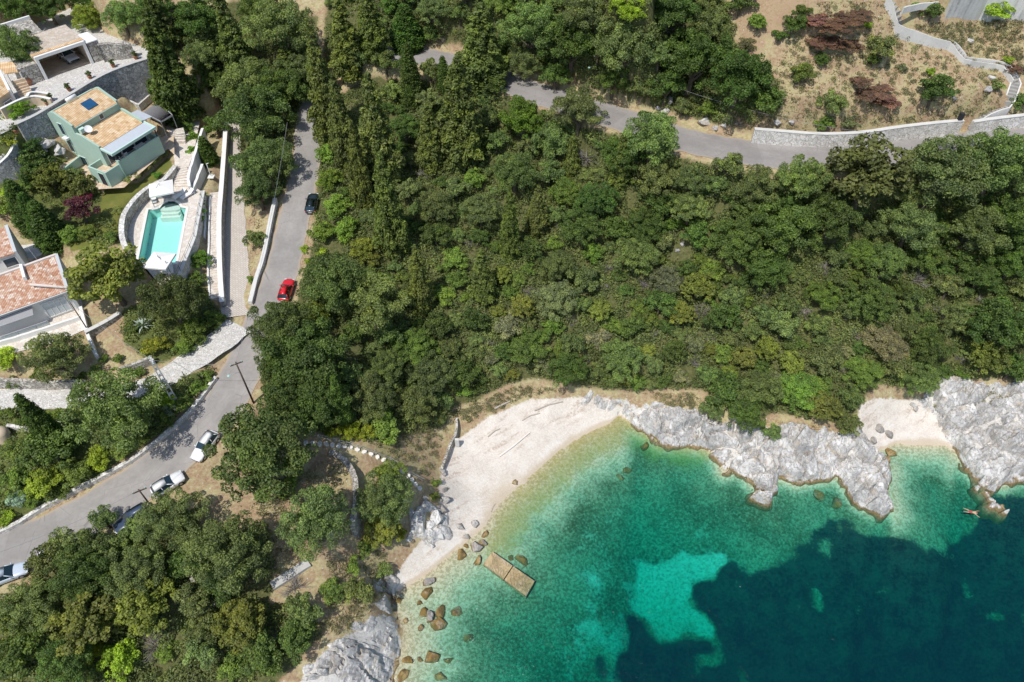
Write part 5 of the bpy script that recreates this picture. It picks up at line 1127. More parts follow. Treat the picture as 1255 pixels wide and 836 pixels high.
def parasol(label, centre, mast, z, size=2.7, rz=0.0):
    c = W(*centre, z+2.35); b = W(*mast, z); e = empty('parasol', b, label, 'parasol', 'white cantilever parasols at the pool', 0)
    ux = Vector((math.cos(rz), math.sin(rz), 0)); uy = Vector((-ux.y, ux.x, 0)); h = size/2; top = c+Vector((0, 0, .42)); n = 4
    cor = [c+ux*(i*h)+uy*(j*h) for i, j in ((-1, -1), (1, -1), (1, 1), (-1, 1))]; dn = [p-Vector((0, 0, .2)) for p in cor]
    m = MB(); m.add([top]+cor+dn, [(0, 1, 2), (0, 2, 3), (0, 3, 4), (0, 4, 1)]+[(1+i, 5+i, 5+(i+1) % 4, 1+(i+1) % 4) for i in range(4)]); m.build('canopy', M_canvas, e)
    m = MB()
    for p in cor: m.tube([top-Vector((0, 0, .06)), p-Vector((0, 0, .04))], .018, 5)
    m.build('ribs', M_metal, e)
    hd = b+Vector((0, 0, 2.75)); MB().tube([b, hd], .05, 8).build('mast', M_metal, e); MB().tube([hd-Vector((0, 0, .9)), top+Vector((0, 0, .3)), top], .035, 7).build('arm', M_metal, e)
    MB().box((b.x, b.y, z+.05), (.8, .8, .09), rz).build('base', M_conc2, e, bevel=.01)
parasol('white square parasol at the stepped end of the pool', (197.5,230.5), (190,255), POOL_Z, 2.9, .35)
parasol('white square parasol at the lower end of the pool', (195.5,319), (213,342), POOL_Z, 2.7, -.12)
def lounger(label, px, z, rz, group='white sun loungers'):
    p = W(*px, z); e = empty('sun_lounger', p, label, 'sun lounger', group, rz)
    X = Vector((math.cos(rz), math.sin(rz), 0)); Y = Vector((-X.y, X.x, 0)); ax = (X, Y); at = lambda a, b, h: p+X*a+Y*b+Vector((0, 0, h))
    MB().box(at(0, 0, .26), (1.95, .62, .06), axes=ax).build('frame', M_wpaint, e)
    for i in (-.85, .85):
        for j in (-.27, .27): MB().box(at(i, j, .115), (.06, .06, .226), axes=ax).build('leg', M_wpaint, e)
    MB().box(at(.3, 0, .335), (1.25, .6, .08), axes=ax).build('cushion', M_canvas, e, bevel=.02)
    m = MB(); a, b = at(-.35, 0, .3), at(-.98, 0, .68); u = Vector((0, 0, .07))
    m.add([a-Y*.3, a+Y*.3, b+Y*.3, b-Y*.3, a-Y*.3+u, a+Y*.3+u, b+Y*.3+u, b-Y*.3+u], [(3, 2, 1, 0), (4, 5, 6, 7), (0, 1, 5, 4), (1, 2, 6, 5), (2, 3, 7, 6), (3, 0, 4, 7)]); m.build('backrest', M_canvas, e)
lounger('white sun lounger left of the pair beside the pool steps', (221,241), POOL_Z, -2.2); lounger('white sun lounger right of the pair beside the pool steps', (230.5,241), POOL_Z, -2.2)
lounger('white lounger half under the upper pool parasol', (189.5,245), POOL_Z, 1.9); lounger('white lounger in the shade of the lower pool parasol, nearer the pool', (203,331), POOL_Z, -1.2); lounger('white lounger in the shade of the lower pool parasol, nearer the railing', (210,331), POOL_Z, -1.2)
lounger('white lounger on the sun terrace beside the rock garden', (74,198), 20.93, .75); lounger('white lounger at the upper corner of the sun terrace', (81,191), 20.93, 1.7)
def bench(label, px, z, rz, L=1.9):
    p = W(*px, z); X = Vector((math.cos(rz), math.sin(rz), 0)); Y = Vector((-X.y, X.x, 0)); ax = (X, Y); at = lambda a, b, h: p+X*a+Y*b+Vector((0, 0, h)); e = empty('garden_sofa', p, label, 'sofa')
    MB().box(at(0, 0, .2), (L, .8, .3), axes=ax).build('seat', M_gravel, e, bevel=.03); MB().box(at(0, .34, .53), (L, .14, .35), axes=ax).build('backrest', M_gravel, e, bevel=.03)
    for s in (-1, 1): MB().box(at(s*(L/2-.08), -.06, .44), (.15, .64, .17), axes=ax).build('arm', M_gravel, e, bevel=.02)
bench('grey outdoor sofa under the upper pool parasol', (201,241), POOL_Z, .2)
def shower():
    p = W(259,217,17.62); e = empty('outdoor_shower', p, 'white outdoor shower column on the planted strip', 'shower'); MB().tube([p, p+Vector((0, 0, 2.1)), p+Vector((.3, 0, 2.2))], .05, 7).build('column', M_wpaint, e); MB().box((p.x, p.y, p.z+.06), (.8, .8, .1)).build('tray', M_white, e)
shower()
# ------------------------------------------------------------------ houses
def slab(name, quad, mat, parent, th=.14):
    """sloping roof: eave left, eave right, ridge right, ridge left"""
    q = [Vector(p) for p in quad]; e = (q[1]-q[0]).normalized(); nn = e.cross(q[3]-q[0]).normalized(); s = nn.cross(e)
    m = MB(); k = len(q); m.add(q+[p-Vector((0, 0, th)) for p in q], [tuple(range(k)), tuple(range(2*k-1, k-1, -1))]+[(i, k+i, k+(i+1) % k, (i+1) % k) for i in range(k)])
    return m.build(name, mat, parent, uv=lambda c: ((c-q[0]).dot(e), (c-q[0]).dot(s)))
def hit(px, py, p0, n):
    d = Vector(ray(px, py)); o = Vector((0, 0, CAMZ)); t = (p0-o).dot(n)/d.dot(n); return o+d*t
def panel(parent, name, c, n, w, h, mat, depth=.05, framemat=None, fw=.07):
    """something upright set on a wall: centre on the wall face, outward normal"""
    n = Vector((n.x, n.y, 0)).normalized(); a = Vector((-n.y, n.x, 0))
    o = MB().box(c+n*(depth/2-.02), (w, depth, h), axes=(a, n)).build(name, mat, parent)
    if framemat:
        m = MB()
        for s in (-1, 1): m.box(c+a*(s*(w/2+fw/2))+n*(depth*.8), (fw, depth*1.4, h+2*fw), axes=(a, n)); m.box(c+Vector((0, 0, s*(h/2+fw/2)))+n*(depth*.8), (w-.004, depth*1.4-.006, fw), axes=(a, n))
        f = m.build('frame', framemat, None); f.parent = o
        f.matrix_parent_inverse = (Matrix.LocRotScale(parent.location, parent.rotation_euler, parent.scale) @ o.matrix_parent_inverse).inverted()
    return o
def green_house():
    A = Vector((-59.05, 82.45, 0)); an = math.radians(61.93); u = Vector((math.cos(an), math.sin(an), 0)); v = Vector((math.sin(an), -math.cos(an), 0)); U = 7.2
    Pt = lambda a, b, z: A+u*a+v*b+Vector((0, 0, z+.48)); base = HOUSE_Z-.58
    e = empty('green_house', Pt(U/2, 5, base), 'pale green stepped house with two orange tiled roofs and a covered veranda', 'house')
    V1, V2, V3 = 4.12, 7.82, 9.77
    m = MB()
    def body(a0, a1, b0, b1, zs, zb):
        """block whose top follows the profile zs = [(b, z)...]"""
        pr = [(b0, zb)]+[(b, z) for b, z in zs]+[(b1, zb)]; n = len(pr)
        vs = [Pt(a0, b, z) for b, z in pr]+[Pt(a1, b, z) for b, z in pr]
        m.add(vs, [tuple(range(n)), tuple(range(2*n-1, n-1, -1))]+[(i, n+i, n+(i+1) % n, (i+1) % n) for i in range(n)])
    body(.25, U-.25, .2, V1, [(.2, 25.85), (1.4, 26.35), (V1, 25.15)], base)
    body(.25, U-.25, V1+.003, V2, [(V1+.003, 24.0), (V2, 23.25)], base)
    m.build('wall', M_green, e)
    # gable parapets standing above the roof slopes
    for a0 in (0, U-.25):
        m = MB(); body(a0, a0+.25, 0, V1, [(0, 26.1), (.8, 26.5), (1.4, 26.65), (V1, 25.5)], base); m.build('gable_wall', M_green, e)
        m = MB(); body(a0, a0+.25, V1+.004, V2, [(V1+.004, 24.45), (V1+.9, 24.4), (V2, 23.6)], base); m.build('gable_wall', M_green, e)
    m = MB(); m.box(Pt(U/2, .1, 23), (U-.52, .2, 6.3), axes=(u, v)); m.build('rear_wall', M_green, e)
    slab('roof', [Pt(.26, V1+.12, 25.22), Pt(U-.26, V1+.12, 25.22), Pt(U-.26, 1.4, 26.5), Pt(.26, 1.4, 26.5)], M_tile_o, e)
    slab('roof', [Pt(U-.26, .05, 26.0), Pt(.26, .05, 26.0), Pt(.26, 1.4, 26.5), Pt(U-.26, 1.4, 26.5)], M_tile_o, e)
    slab('roof', [Pt(.26, V2+.1, 23.33), Pt(U-.26, V2+.1, 23.33), Pt(U-.26, V1+.02, 24.18), Pt(.26, V1+.02, 24.18)], M_tile_o, e)
    MB().box(Pt(U/2, V1+.2, 25.13), (U-.6, .1, .12), axes=(u, v)).build('gutter', M_trim, e)
    # veranda
    slab('veranda_roof', [Pt(.25, V3-.12, 23.05), Pt(U-.1, V3-.12, 23.05), Pt(U-.1, V2+.12, 23.3), Pt(.25, V2+.12, 23.3)], M_vroof, e, .08)
    m = MB(); m.box(Pt(U/2+.07, V3, 23.0), (U+.1, .22, .34), axes=(u, v))
    for a in (.12, U+.02): m.add([Pt(a-.11, V2+.1, 23.15), Pt(a+.11, V2+.1, 23.15), Pt(a+.11, V3-.11, 22.9), Pt(a-.11, V3-.11, 22.9), Pt(a-.11, V2+.1, 23.42), Pt(a+.11, V2+.1, 23.42), Pt(a+.11, V3-.11, 23.17), Pt(a-.11, V3-.11, 23.17)], [(3, 2, 1, 0), (4, 5, 6, 7), (0, 1, 5, 4), (1, 2, 6, 5), (2, 3, 7, 6), (3, 0, 4, 7)])
    m.build('fascia', M_trim, e)
    fl = 20.75
    MB().box(Pt(U/2+.1, (V2+V3)/2, (base+fl)/2), (U-.5, V3-V2-.3, fl-base), axes=(u, v)).build('veranda_floor', M_tan, e)
    m = MB(); m.box(Pt(U/2+.35, V3-.1, (base+21.75)/2), (U-.7, .22, 21.75-base), axes=(u, v)); m.box(Pt(U-.05, (V2+V3)/2, (base+21.75)/2), (.22, V3-V2-.25, 21.75-base), axes=(u, v)); m.build('parapet', M_green, e)
    for a in (.45, U-.12): MB().box(Pt(a, V3-.1, 22.3), (.14, .14, 1.2), axes=(u, v)).build('post', M_dmetal, e)
    for k in range(3): panel(e, 'sliding_door', Pt(1.5+k*2.1, V2, 21.85), v, 1.9, 2.0, M_glass, .05, M_wpaint, .06)
    # low annex with a doorway at the front left
    m = MB(); a0, a1, b0, b1 = -1.9, .3, 6.7, V3+.15; zt = 21.5
    m.box(Pt((a0+a1)/2, (b0+b1)/2, (base+zt-.8)/2), (a1-a0-.4, b1-b0-.4, zt-.8-base), axes=(u, v)); m.build('annex', M_tan, e)
    m = MB(); m.box(Pt(a0+.1, (b0+b1)/2, (base+zt)/2), (.2, b1-b0, zt-base), axes=(u, v)); m.box(Pt((a0+a1)/2+.1, b1-.1, (base+zt)/2+.003), (a1-a0-.2, .2, zt-base), axes=(u, v)); m.box(Pt((a0+a1)/2+.1, b0+.1, (base+zt)/2+.003), (a1-a0-.2, .2, zt-base), axes=(u, v)); m.box(Pt(.42, V3+.02, (base+22.0)/2), (.22, .5, 22.0-base), axes=(u, v)); m.build('annex_wall', M_green, e)
    wl = -u; panel(e, 'doorway', Pt(a0, 8.9, base+.95), wl, 1.0, 1.9, M_dark, .04, M_trim, .08)
    for px, py, w, h in ((76.5,158.5,.7,1.6),(87.5,179,.8,1.7),(103.5,197.5,1.2,1.3)):
        c = hit(px, py, Pt(0, 0, 24), wl); panel(e, 'window', c, wl, w, h, M_glass, .06, M_trim, .09)
    c = hit(82.5, 168.5, Pt(0, 0, 24), wl); MB().box(c+wl*.25, (.5, .9, .25), axes=(u, v)).build('balcony', M_white, e)
    c = Pt(4.2, V1, 24.75); panel(e, 'window', c, v, .55, .75, M_glass, .05, M_wpaint, .06)
    # right-hand side canopy
    slab('side_canopy', [Pt(U+1.6, V2-.2, 23.2), Pt(U+1.6, V1+1, 23.5), Pt(U+.05, V1+1, 23.7), Pt(U+.05, V2-.2, 23.4)], M_vroof, e, .07)
    # on the roofs
    pn = lambda a, b, dz: Pt(a, b, 26.5+(b-1.4)*(25.22-26.5)/(V1+.12-1.4)+dz)
    q = [pn(3.4, 3.3, .14), pn(5.0, 3.3, .14), pn(5.0, 2.2, .22), pn(3.4, 2.2, .22)]
    sp = slab('solar_panel', q, M_solar, e, .07)
    t = Pt(3.4, .75, 26.75); MB().tube([t-u*.75, t-u*.7, t+u*.7, t+u*.75], [.12, .26, .26, .12], 12).build('water_tank', M_wpaint, e, True)
    d = Pt(1.25, V1+1.1, 24.75); m = MB(); nrm = Vector((.45, -.55, .7)).normalized(); x = nrm.orthogonal().normalized(); y = nrm.cross(x); vs = [d-nrm*.12]
    for r, k in ((.26, .06), (.48, 0)): vs += [d+(x*math.cos(i*.5236)+y*math.sin(i*.5236))*r-nrm*k for i in range(12)]
    m.add(vs, [(0, 1+i, 1+(i+1) % 12) for i in range(12)]+[(1+i, 13+i, 13+(i+1) % 12, 1+(i+1) % 12) for i in range(12)]); m.tube([d-nrm*.1, d-Vector((0, 0, .75))], .03, 6); m.build('satellite_dish', M_wpaint, e, True)
    MB().box(Pt(.75, V1+.55, 24.65), (.7, .5, .6), axes=(u, v)).build('roof_box', M_trim, e, bevel=.02)
    # furniture glimpsed on the veranda
    def seat(a, b, rz, lb):
        p = Pt(a, b, fl); X = Vector((math.cos(rz), math.sin(rz), 0)); Y = Vector((-X.y, X.x, 0)); c = empty('garden_chair', p, lb, 'chair', 'chairs on the veranda', rz)
        MB().box(p+Vector((0, 0, .45)), (.5, .5, .07), axes=(X, Y)).build('seat', M_wpaint, c); MB().box(p-X*.24+Vector((0, 0, .72)), (.05, .5, .45), axes=(X, Y)).build('backrest', M_wpaint, c)
        for i in (-.2, .2):
            for j in (-.2, .2): MB().tube([p+X*i+Y*j, p+X*i+Y*j+Vector((0, 0, .42))], .025, 5).build('leg', M_wpaint, c)
    seat(1.5, 9.1, .6, 'white veranda chair nearest the annex'); seat(2.4, 8.6, 2.6, 'white veranda chair facing the sea'); seat(6.1, 8.8, 4.0, 'white veranda chair at the far end')
    p = Pt(4.6, 8.9, fl); c = empty('garden_table', p, 'white table in the middle of the veranda', 'table'); MB().box(p+Vector((0, 0, .74)), (1.5, .85, .05), axes=(u, v)).build('tabletop', M_wpaint, c)
    for i in (-.65, .65):
        for j in (-.35, .35): MB().tube([p+u*i+v*j, p+u*i+v*j+Vector((0, 0, .715))], .03, 5).build('leg', M_wpaint, c)
M_vroof = plain('greyish_sheet_roof', (.5, .54, .58), .45, .08, 2); M_solar = plain('solar_glass', (.02, .09, .2), .15, .3, 2, 0, .8)
green_house()
def sun_terrace():
    z = 20.9; w = [W(x, y, z) for x, y in ((70,207),(88,189.5),(98,193.5),(77,210))]; e = empty('sun_terrace', w[0], 'small tan sun terrace with a green edge wall beside the rock garden', 'terrace')
    MB().prism([tuple(p) for p in w], 2.2, 0).build('floor', M_tan, e); MB().wall([(w[2].x, w[2].y, z+.25), (w[3].x, w[3].y, z+.25)], .22, h=2.4).build('edge_wall', M_green, e)
sun_terrace()
def walled_patio():
    z = 21.6; w = [W(x, y, z) for x, y in ((146,122),(167,107.5),(190,118),(172,134))]; e = empty('walled_patio', w[0], 'grey gravelled patio inside a low white wall behind the green house', 'patio')
    MB().prism([tuple(p) for p in w], .8, 0).build('floor', M_gravel, e)
    for i in range(4):
        a, b = w[i], w[(i+1) % 4]; d = (b-a).normalized(); MB().wall([tuple((a+d*.17)+Vector((0, 0, .75))), tuple((b+d*.12)+Vector((0, 0, .75+.01*i)))], .28, h=1.5).build('low_wall', M_wstone, e)
walled_patio()
def pergola():
    z = 22.4; w = [W(x, y, z) for x, y in ((175,138),(194,125),(211,141),(197,149))]; e = empty('pergola', w[0]-Vector((0, 0, 2.3)), 'grey slatted pergola beside the green house', 'pergola')
    for p in w: MB().tube([p-Vector((0, 0, 2.6)), p], .06, 6).build('post', M_metal, e)
    for i in range(4): MB().wall([tuple(w[i]), tuple(w[(i+1) % 4])], .1, h=.16).build('beam', M_metal, e)
    m = MB()
    for k in range(15):
        t = (k+.5)/15; a = w[0]+(w[1]-w[0])*t; b = w[3]+(w[2]-w[3])*t; m.wall([(a.x, a.y, a.z+.045), (b.x, b.y, b.z+.045)], .26, h=.04)
    m.build('slat_panel', M_gravel, e)
pergola()
def garage():
    z = COURT_Z; a, b = W(56,98.5,z), W(115.5,77.5,z); e = empty('garage', (a+b)/2, 'open-fronted garage with a white frame and a paved sloping roof', 'garage')
    u = (b-a).normalized(); v = Vector((-u.y, u.x, 0)); L = (b-a).length; H = 2.75; D = 6.0; ax = (u, v); P_ = lambda i, j, h: a+u*i+v*j+Vector((0, 0, h))
    for i in (.18, L-.18): MB().box(P_(i, .2, H/2), (.36, .4, H), axes=ax).build('pillar', M_white, e)
    MB().box(P_(L/2, .2, H+.2), (L, .4, .4), axes=ax).build('lintel', M_white, e)
    MB().box(P_(L/2, D-.1, H/2), (L, .2, H), axes=ax).build('rear_wall', M_cream, e)
    for i in (.1, L-.1): MB().box(P_(i, D/2+.1, H/2), (.2, D-.42, H), axes=ax).build('side_wall', M_cream, e)
    MB().box(P_(L/2, D/2+.2, .03), (L-.4, D-.4, .04), axes=ax).build('floor', M_tan, e)
    slab('roof', [P_(-.1, .45, H+.32), P_(L+.1, .45, H+.32), P_(L+.1, D, H+.75), P_(-.1, D, H+.75)], M_gar, e, .25)
    slab('ridge_tiles', [P_(-.1, .42, H+.47), P_(L+.1, .42, H+.47), P_(L+.1, .95, H+.55), P_(-.1, .95, H+.55)], M_tile_o, e, .1)
    m = MB(); m.box(P_(L+.9, 1.6, 1.35), (1.5, 3.2, 2.7), axes=ax); m.build('wing_wall', M_stone, e)
    MB().box(P_(L+.9, 1.6, 2.78), (1.6, 3.3, .12), axes=ax).build('wing_coping', M_white, e)
    m = MB(); m.box(P_(-1.3, 1.6, 1.2), (2.4, 3.0, 2.4), axes=ax); m.build('wing_wall', M_stone, e)
    # upper stone roof terrace behind
    slab('upper_roof', [P_(-2.5, D+.02, H+.8), P_(L*.55, D+.02, H+.8), P_(L*.55, D+3.4, H+1.5), P_(-2.5, D+3.4, H+1.5)], M_stone, e, .4)
    MB().box(P_(L*.27-1.2, D+3.55, H+1.35), (L*.55+2.6, .3, 1.0), axes=ax).build('upper_coping', M_white, e)
M_gar = stone('roof_paving', [(.52, .43, .34), (.6, .52, .43), (.68, .6, .52)], 2.2, (.42, .35, .28), .05, .02)
garage()
def orange_house():
    e = empty('orange_roof_house', W(0,125,25.0), 'cream house with orange tiled roofs cut by the left frame edge', 'house')
    q = [W(x, y, z) for x, y, z in ((-14,129,28.2),(12,112,28.2),(0,88,29.6),(-26,103,29.6))]; slab('roof', q, M_tile_o, e)
    q2 = [W(x, y, z) for x, y, z in ((6,90,28.6),(25,87.5,28.6),(15,75.5,29.3),(-6,77,29.3))]; slab('porch_roof', q2, M_tile_o, e)
    MB().prism([(p.x, p.y) for p in [q[0].lerp(q[2], .05), q[1].lerp(q[3], .05), q[2].lerp(q[0], .05), q[3].lerp(q[1], .05)]], 24.2, 28.05).build('wall', M_cream, e)
    MB().wall([tuple(q[1]+Vector((0, 0, .2))), tuple(q[2]+Vector((0, 0, .2)))], .3, h=4.5).build('gable_wall', M_white, e)
    d = (q[1]-q[0]).normalized(); n = Vector((d.y, -d.x, 0)); panel(e, 'window', q[0].lerp(q[1], .72)-Vector((0, 0, 1.4)), n, 1.2, 1.2, M_glass, .05, M_white, .08)
    for t in (.08, .92): p = q2[0].lerp(q2[1], t); MB().tube([(p.x, p.y, 25.2), (p.x, p.y, 28.5)], .09, 6).build('post', M_white, e)
orange_house()
steps('garden_steps', 'shaded brown steps between the cream house and the garage', [W(22,97,28.2),W(26,105,27.5),W(31,114,26.8),W(34,120,26.5)], 1.6, 8, M_tan)
stone_wall('courtyard_wall', 'cream courtyard wall with white coping, upper of two', [(33,118,28.0),(36,113,28.0),(48,113,27.7),(59,115,27.5)], .3, M_cream, cap=M_white)
stone_wall('courtyard_wall', 'cream courtyard wall with white coping, lower of two', [(0,134,27.9),(26,121,27.9),(40,117.5,27.8),(52,119,27.6),(62,121.5,27.5)], .3, M_cream, cap=M_white)
def red_house():
    z = RED_Z; E0, E1 = W(-25,394.5,19.0), W(83,356,19.0); R1, R0 = W(69,312,20.9), W(-25,346,20.9)
    e = empty('red_roof_house', (E0+E1)/2, 'white house with a mottled red tiled roof facing a white terrace', 'house')
    slab('roof', [E0, E1, R1, R0], M_tile_r, e, .16)
    q = [E0.lerp(R0, .06), E1.lerp(R1, .06).lerp(E0, .015), R1.lerp(E1, .03).lerp(R0, .015), R0.lerp(E0, .03)]
    MB().prism([(p.x, p.y) for p in q], z-.3, 18.8).build('wall', M_white, e)
    MB().wall([tuple(E1+Vector((0, 0, .12))), tuple(R1+Vector((0, 0, .12)))], .34, h=4.6).build('gable_wall', M_greyw, e)
    a = E0.lerp(R0, 1); p0 = R0.lerp(R1, .545); p1 = E0.lerp(E1, .565).lerp(R0.lerp(R1, .565), .62)
    MB().wall([tuple(p0+Vector((0, 0, .42))), tuple(p1+Vector((0, 0, .5)))], .3, h=.7).build('parapet', M_white, e)
    slab('ridge_cap', [W(36,349.5,20.25), W(82,353,19.35), W(82,351,19.5), W(36,347,20.35)], M_cap, e, .1)
    MB().wall([tuple(R0+Vector((0, 0, .1))), tuple(R1+Vector((0, 0, .1)))], .3, h=.4).build('ridge_coping', M_cap, e)
    d = (E1-E0).normalized(); n = Vector((d.y, -d.x, 0)); c = hit(68, 374, q[0], n); c.z = z+1.35
    panel(e, 'shutter_window', c, n, 2.3, 2.0, M_shut, .06, M_white, .08)
    for s in (-.57, 0, .57): panel(e, 'shutter_bar', c+d*s+n*.04, n, .06, 2.0, M_white, .05)
    g = E0.lerp(E1, .02); MB().tube([E0-Vector((0, 0, .05))+n*.1, E1-Vector((0, 0, .05))+n*.1], .07, 6).build('gutter', M_metal, e)
    # awning over the lower terrace
    aw = [W(-25,409,18.0), W(41,386,18.0), W(39,374,18.5), W(-25,396,18.5)]; slab('awning', aw, M_gravel, e, .06)
    fr = [W(x, y, 16.95) for x, y in ((-25,421),(-2,413.5),(20,406),(42,398.5),(58,393))]
    for k, p in enumerate(fr): MB().box((p.x, p.y, 16.4), (.06, .06, 1.1)).build('rail_post', M_metal, e)
    MB().tube(fr, .03, 6).build('hand_rail', M_metal, e)
    MB().wall([(p.x, p.y, 16.85) for p in fr], .03, h=.9).build('glass_rail', M_railglass, e)
M_greyw = plain('grey_rendered_wall', (.5, .53, .54), .85, .08, 1); M_cap = plain('mortar_cap', (.68, .6, .54), .9, .12, 3); M_shut = plain('pale_shutters', (.55, .6, .62), .5, .05, 2)
t_ = NT('rail_glass'); M_railglass = t_.bsdf((.5, .58, .6), .1, spec=.6, Alpha=.45)
red_house()
def red_house_wing():
    E0, E1, R1, R0 = W(-30,325,20.0), W(19,309.5,20.0), W(8,277,21.3), W(-30,290,21.3); e = empty('red_roof_house', E1, 'smaller red tiled house behind, cut by the left frame edge', 'house')
    slab('roof', [E0, E1, R1, R0], M_tile_r, e, .16); q = [E0.lerp(R0, .05), E1.lerp(R1, .05).lerp(E0, .02), R1.lerp(E1, .03).lerp(R0, .02), R0.lerp(E0, .03)]
    MB().prism([(p.x, p.y) for p in q], RED_Z-.3, 19.8).build('wall', M_white, e); MB().wall([tuple(E1+Vector((0, 0, .15))), tuple(R1+Vector((0, 0, .15)))], .34, h=4.6).build('gable_wall', M_greyw, e)
    d = (E1-E0).normalized(); n = Vector((d.y, -d.x, 0)); panel(e, 'window', E0.lerp(E1, .75)+(R0-E0)*.05-Vector((0, 0, 1.2)), n, 1.3, 1.1, M_glass, .05, M_white, .08)
red_house_wing()
sheet('side_path', [tuple(W(x, y, 17.2)) for x, y in ((15,262),(24,262),(30,280),(42,292),(52,312),(40,318),(26,312),(24,292))], M_conc2, .05)['kind'] = 'structure'
def pot(px, z, label):
    p = W(*px, z); e = empty('potted_plant', p, label, 'plant', 'potted plants along the court wall', rnd.uniform(0, 6))
    m = MB(); rs = [(.2, 0), (.3, .42), (.33, .45), (.26, .45)]; m.add([(p.x+r*math.cos(i*.6283), p.y+r*math.sin(i*.6283), p.z+h) for r, h in rs for i in range(10)], [(j*10+i, j*10+(i+1) % 10, j*10+10+(i+1) % 10, j*10+10+i) for j in range(3) for i in range(10)]+[tuple(range(30, 40))]); m.build('pot', M_terra, e, True)
    child('plant', CROWN['shrub', rnd.randrange(4)], e, (0, 0, .62), (.45, .45, .45), (0, 0, 0), (.12, .18, .05))
for px, lb in (((85.5,111.5),'potted shrub on the court, above the roof of the green house'),((111,96.5),'potted shrub second from the green house roof'),((139.5,82.5),'potted shrub third along the grey court wall'),((167,72.5),'potted shrub at the tree end of the court wall'),((59,129),'potted shrub at the near corner of the court'),((63,124),'small potted plant beside the cream courtyard wall'),((21,163),'small potted plant at the top of the white steps')): pot(px, COURT_Z, lb)
p = W(37,104,COURT_Z); m = MB(); rs = [(.25, 0), (.45, .3), (.5, .6), (.3, .95), (.34, 1.0)]; m.add([(p.x+r*math.cos(i*.5236), p.y+r*math.sin(i*.5236), p.z+h) for r, h in rs for i in range(12)], [(j*12+i, j*12+(i+1) % 12, j*12+12+(i+1) % 12, j*12+12+i) for j in range(4) for i in range(12)]); tag(m.build('clay_urn', M_terra, None, True), 'large clay urn standing left of the garage', 'urn')
def agave():
    g, _ = G(176,402); e = empty('agave_plant', g, 'large pale blue agave rosette in the bushes above the cobbled way', 'plant')
    for k in range(22):
        a = k*2.4; el = .25+.9*(k/22); L = 1.5*(1-.2*(k/22)); d = Vector((math.cos(a)*math.cos(el), math.sin(a)*math.cos(el), math.sin(el))); s = Vector((-math.sin(a), math.cos(a), 0)); b = g+Vector((0, 0, .3))
        p1 = b+d*L*.5; p2 = b+d*L+Vector((0, 0, -.25*L*math.cos(el))); m = MB(); w = .11
        m.add([b-s*.05, b+s*.05, p1+s*w, p1-s*w, p2, p1-Vector((0, 0, .06))], [(0, 1, 2, 3), (3, 2, 4), (0, 3, 5), (1, 5, 2), (5, 3, 4), (2, 5, 4), (0, 5, 1)]); m.build('leaf', M_agave, e)
M_agave = plain('agave_leaf', (.36, .43, .36), .6, .12, 2)
agave()
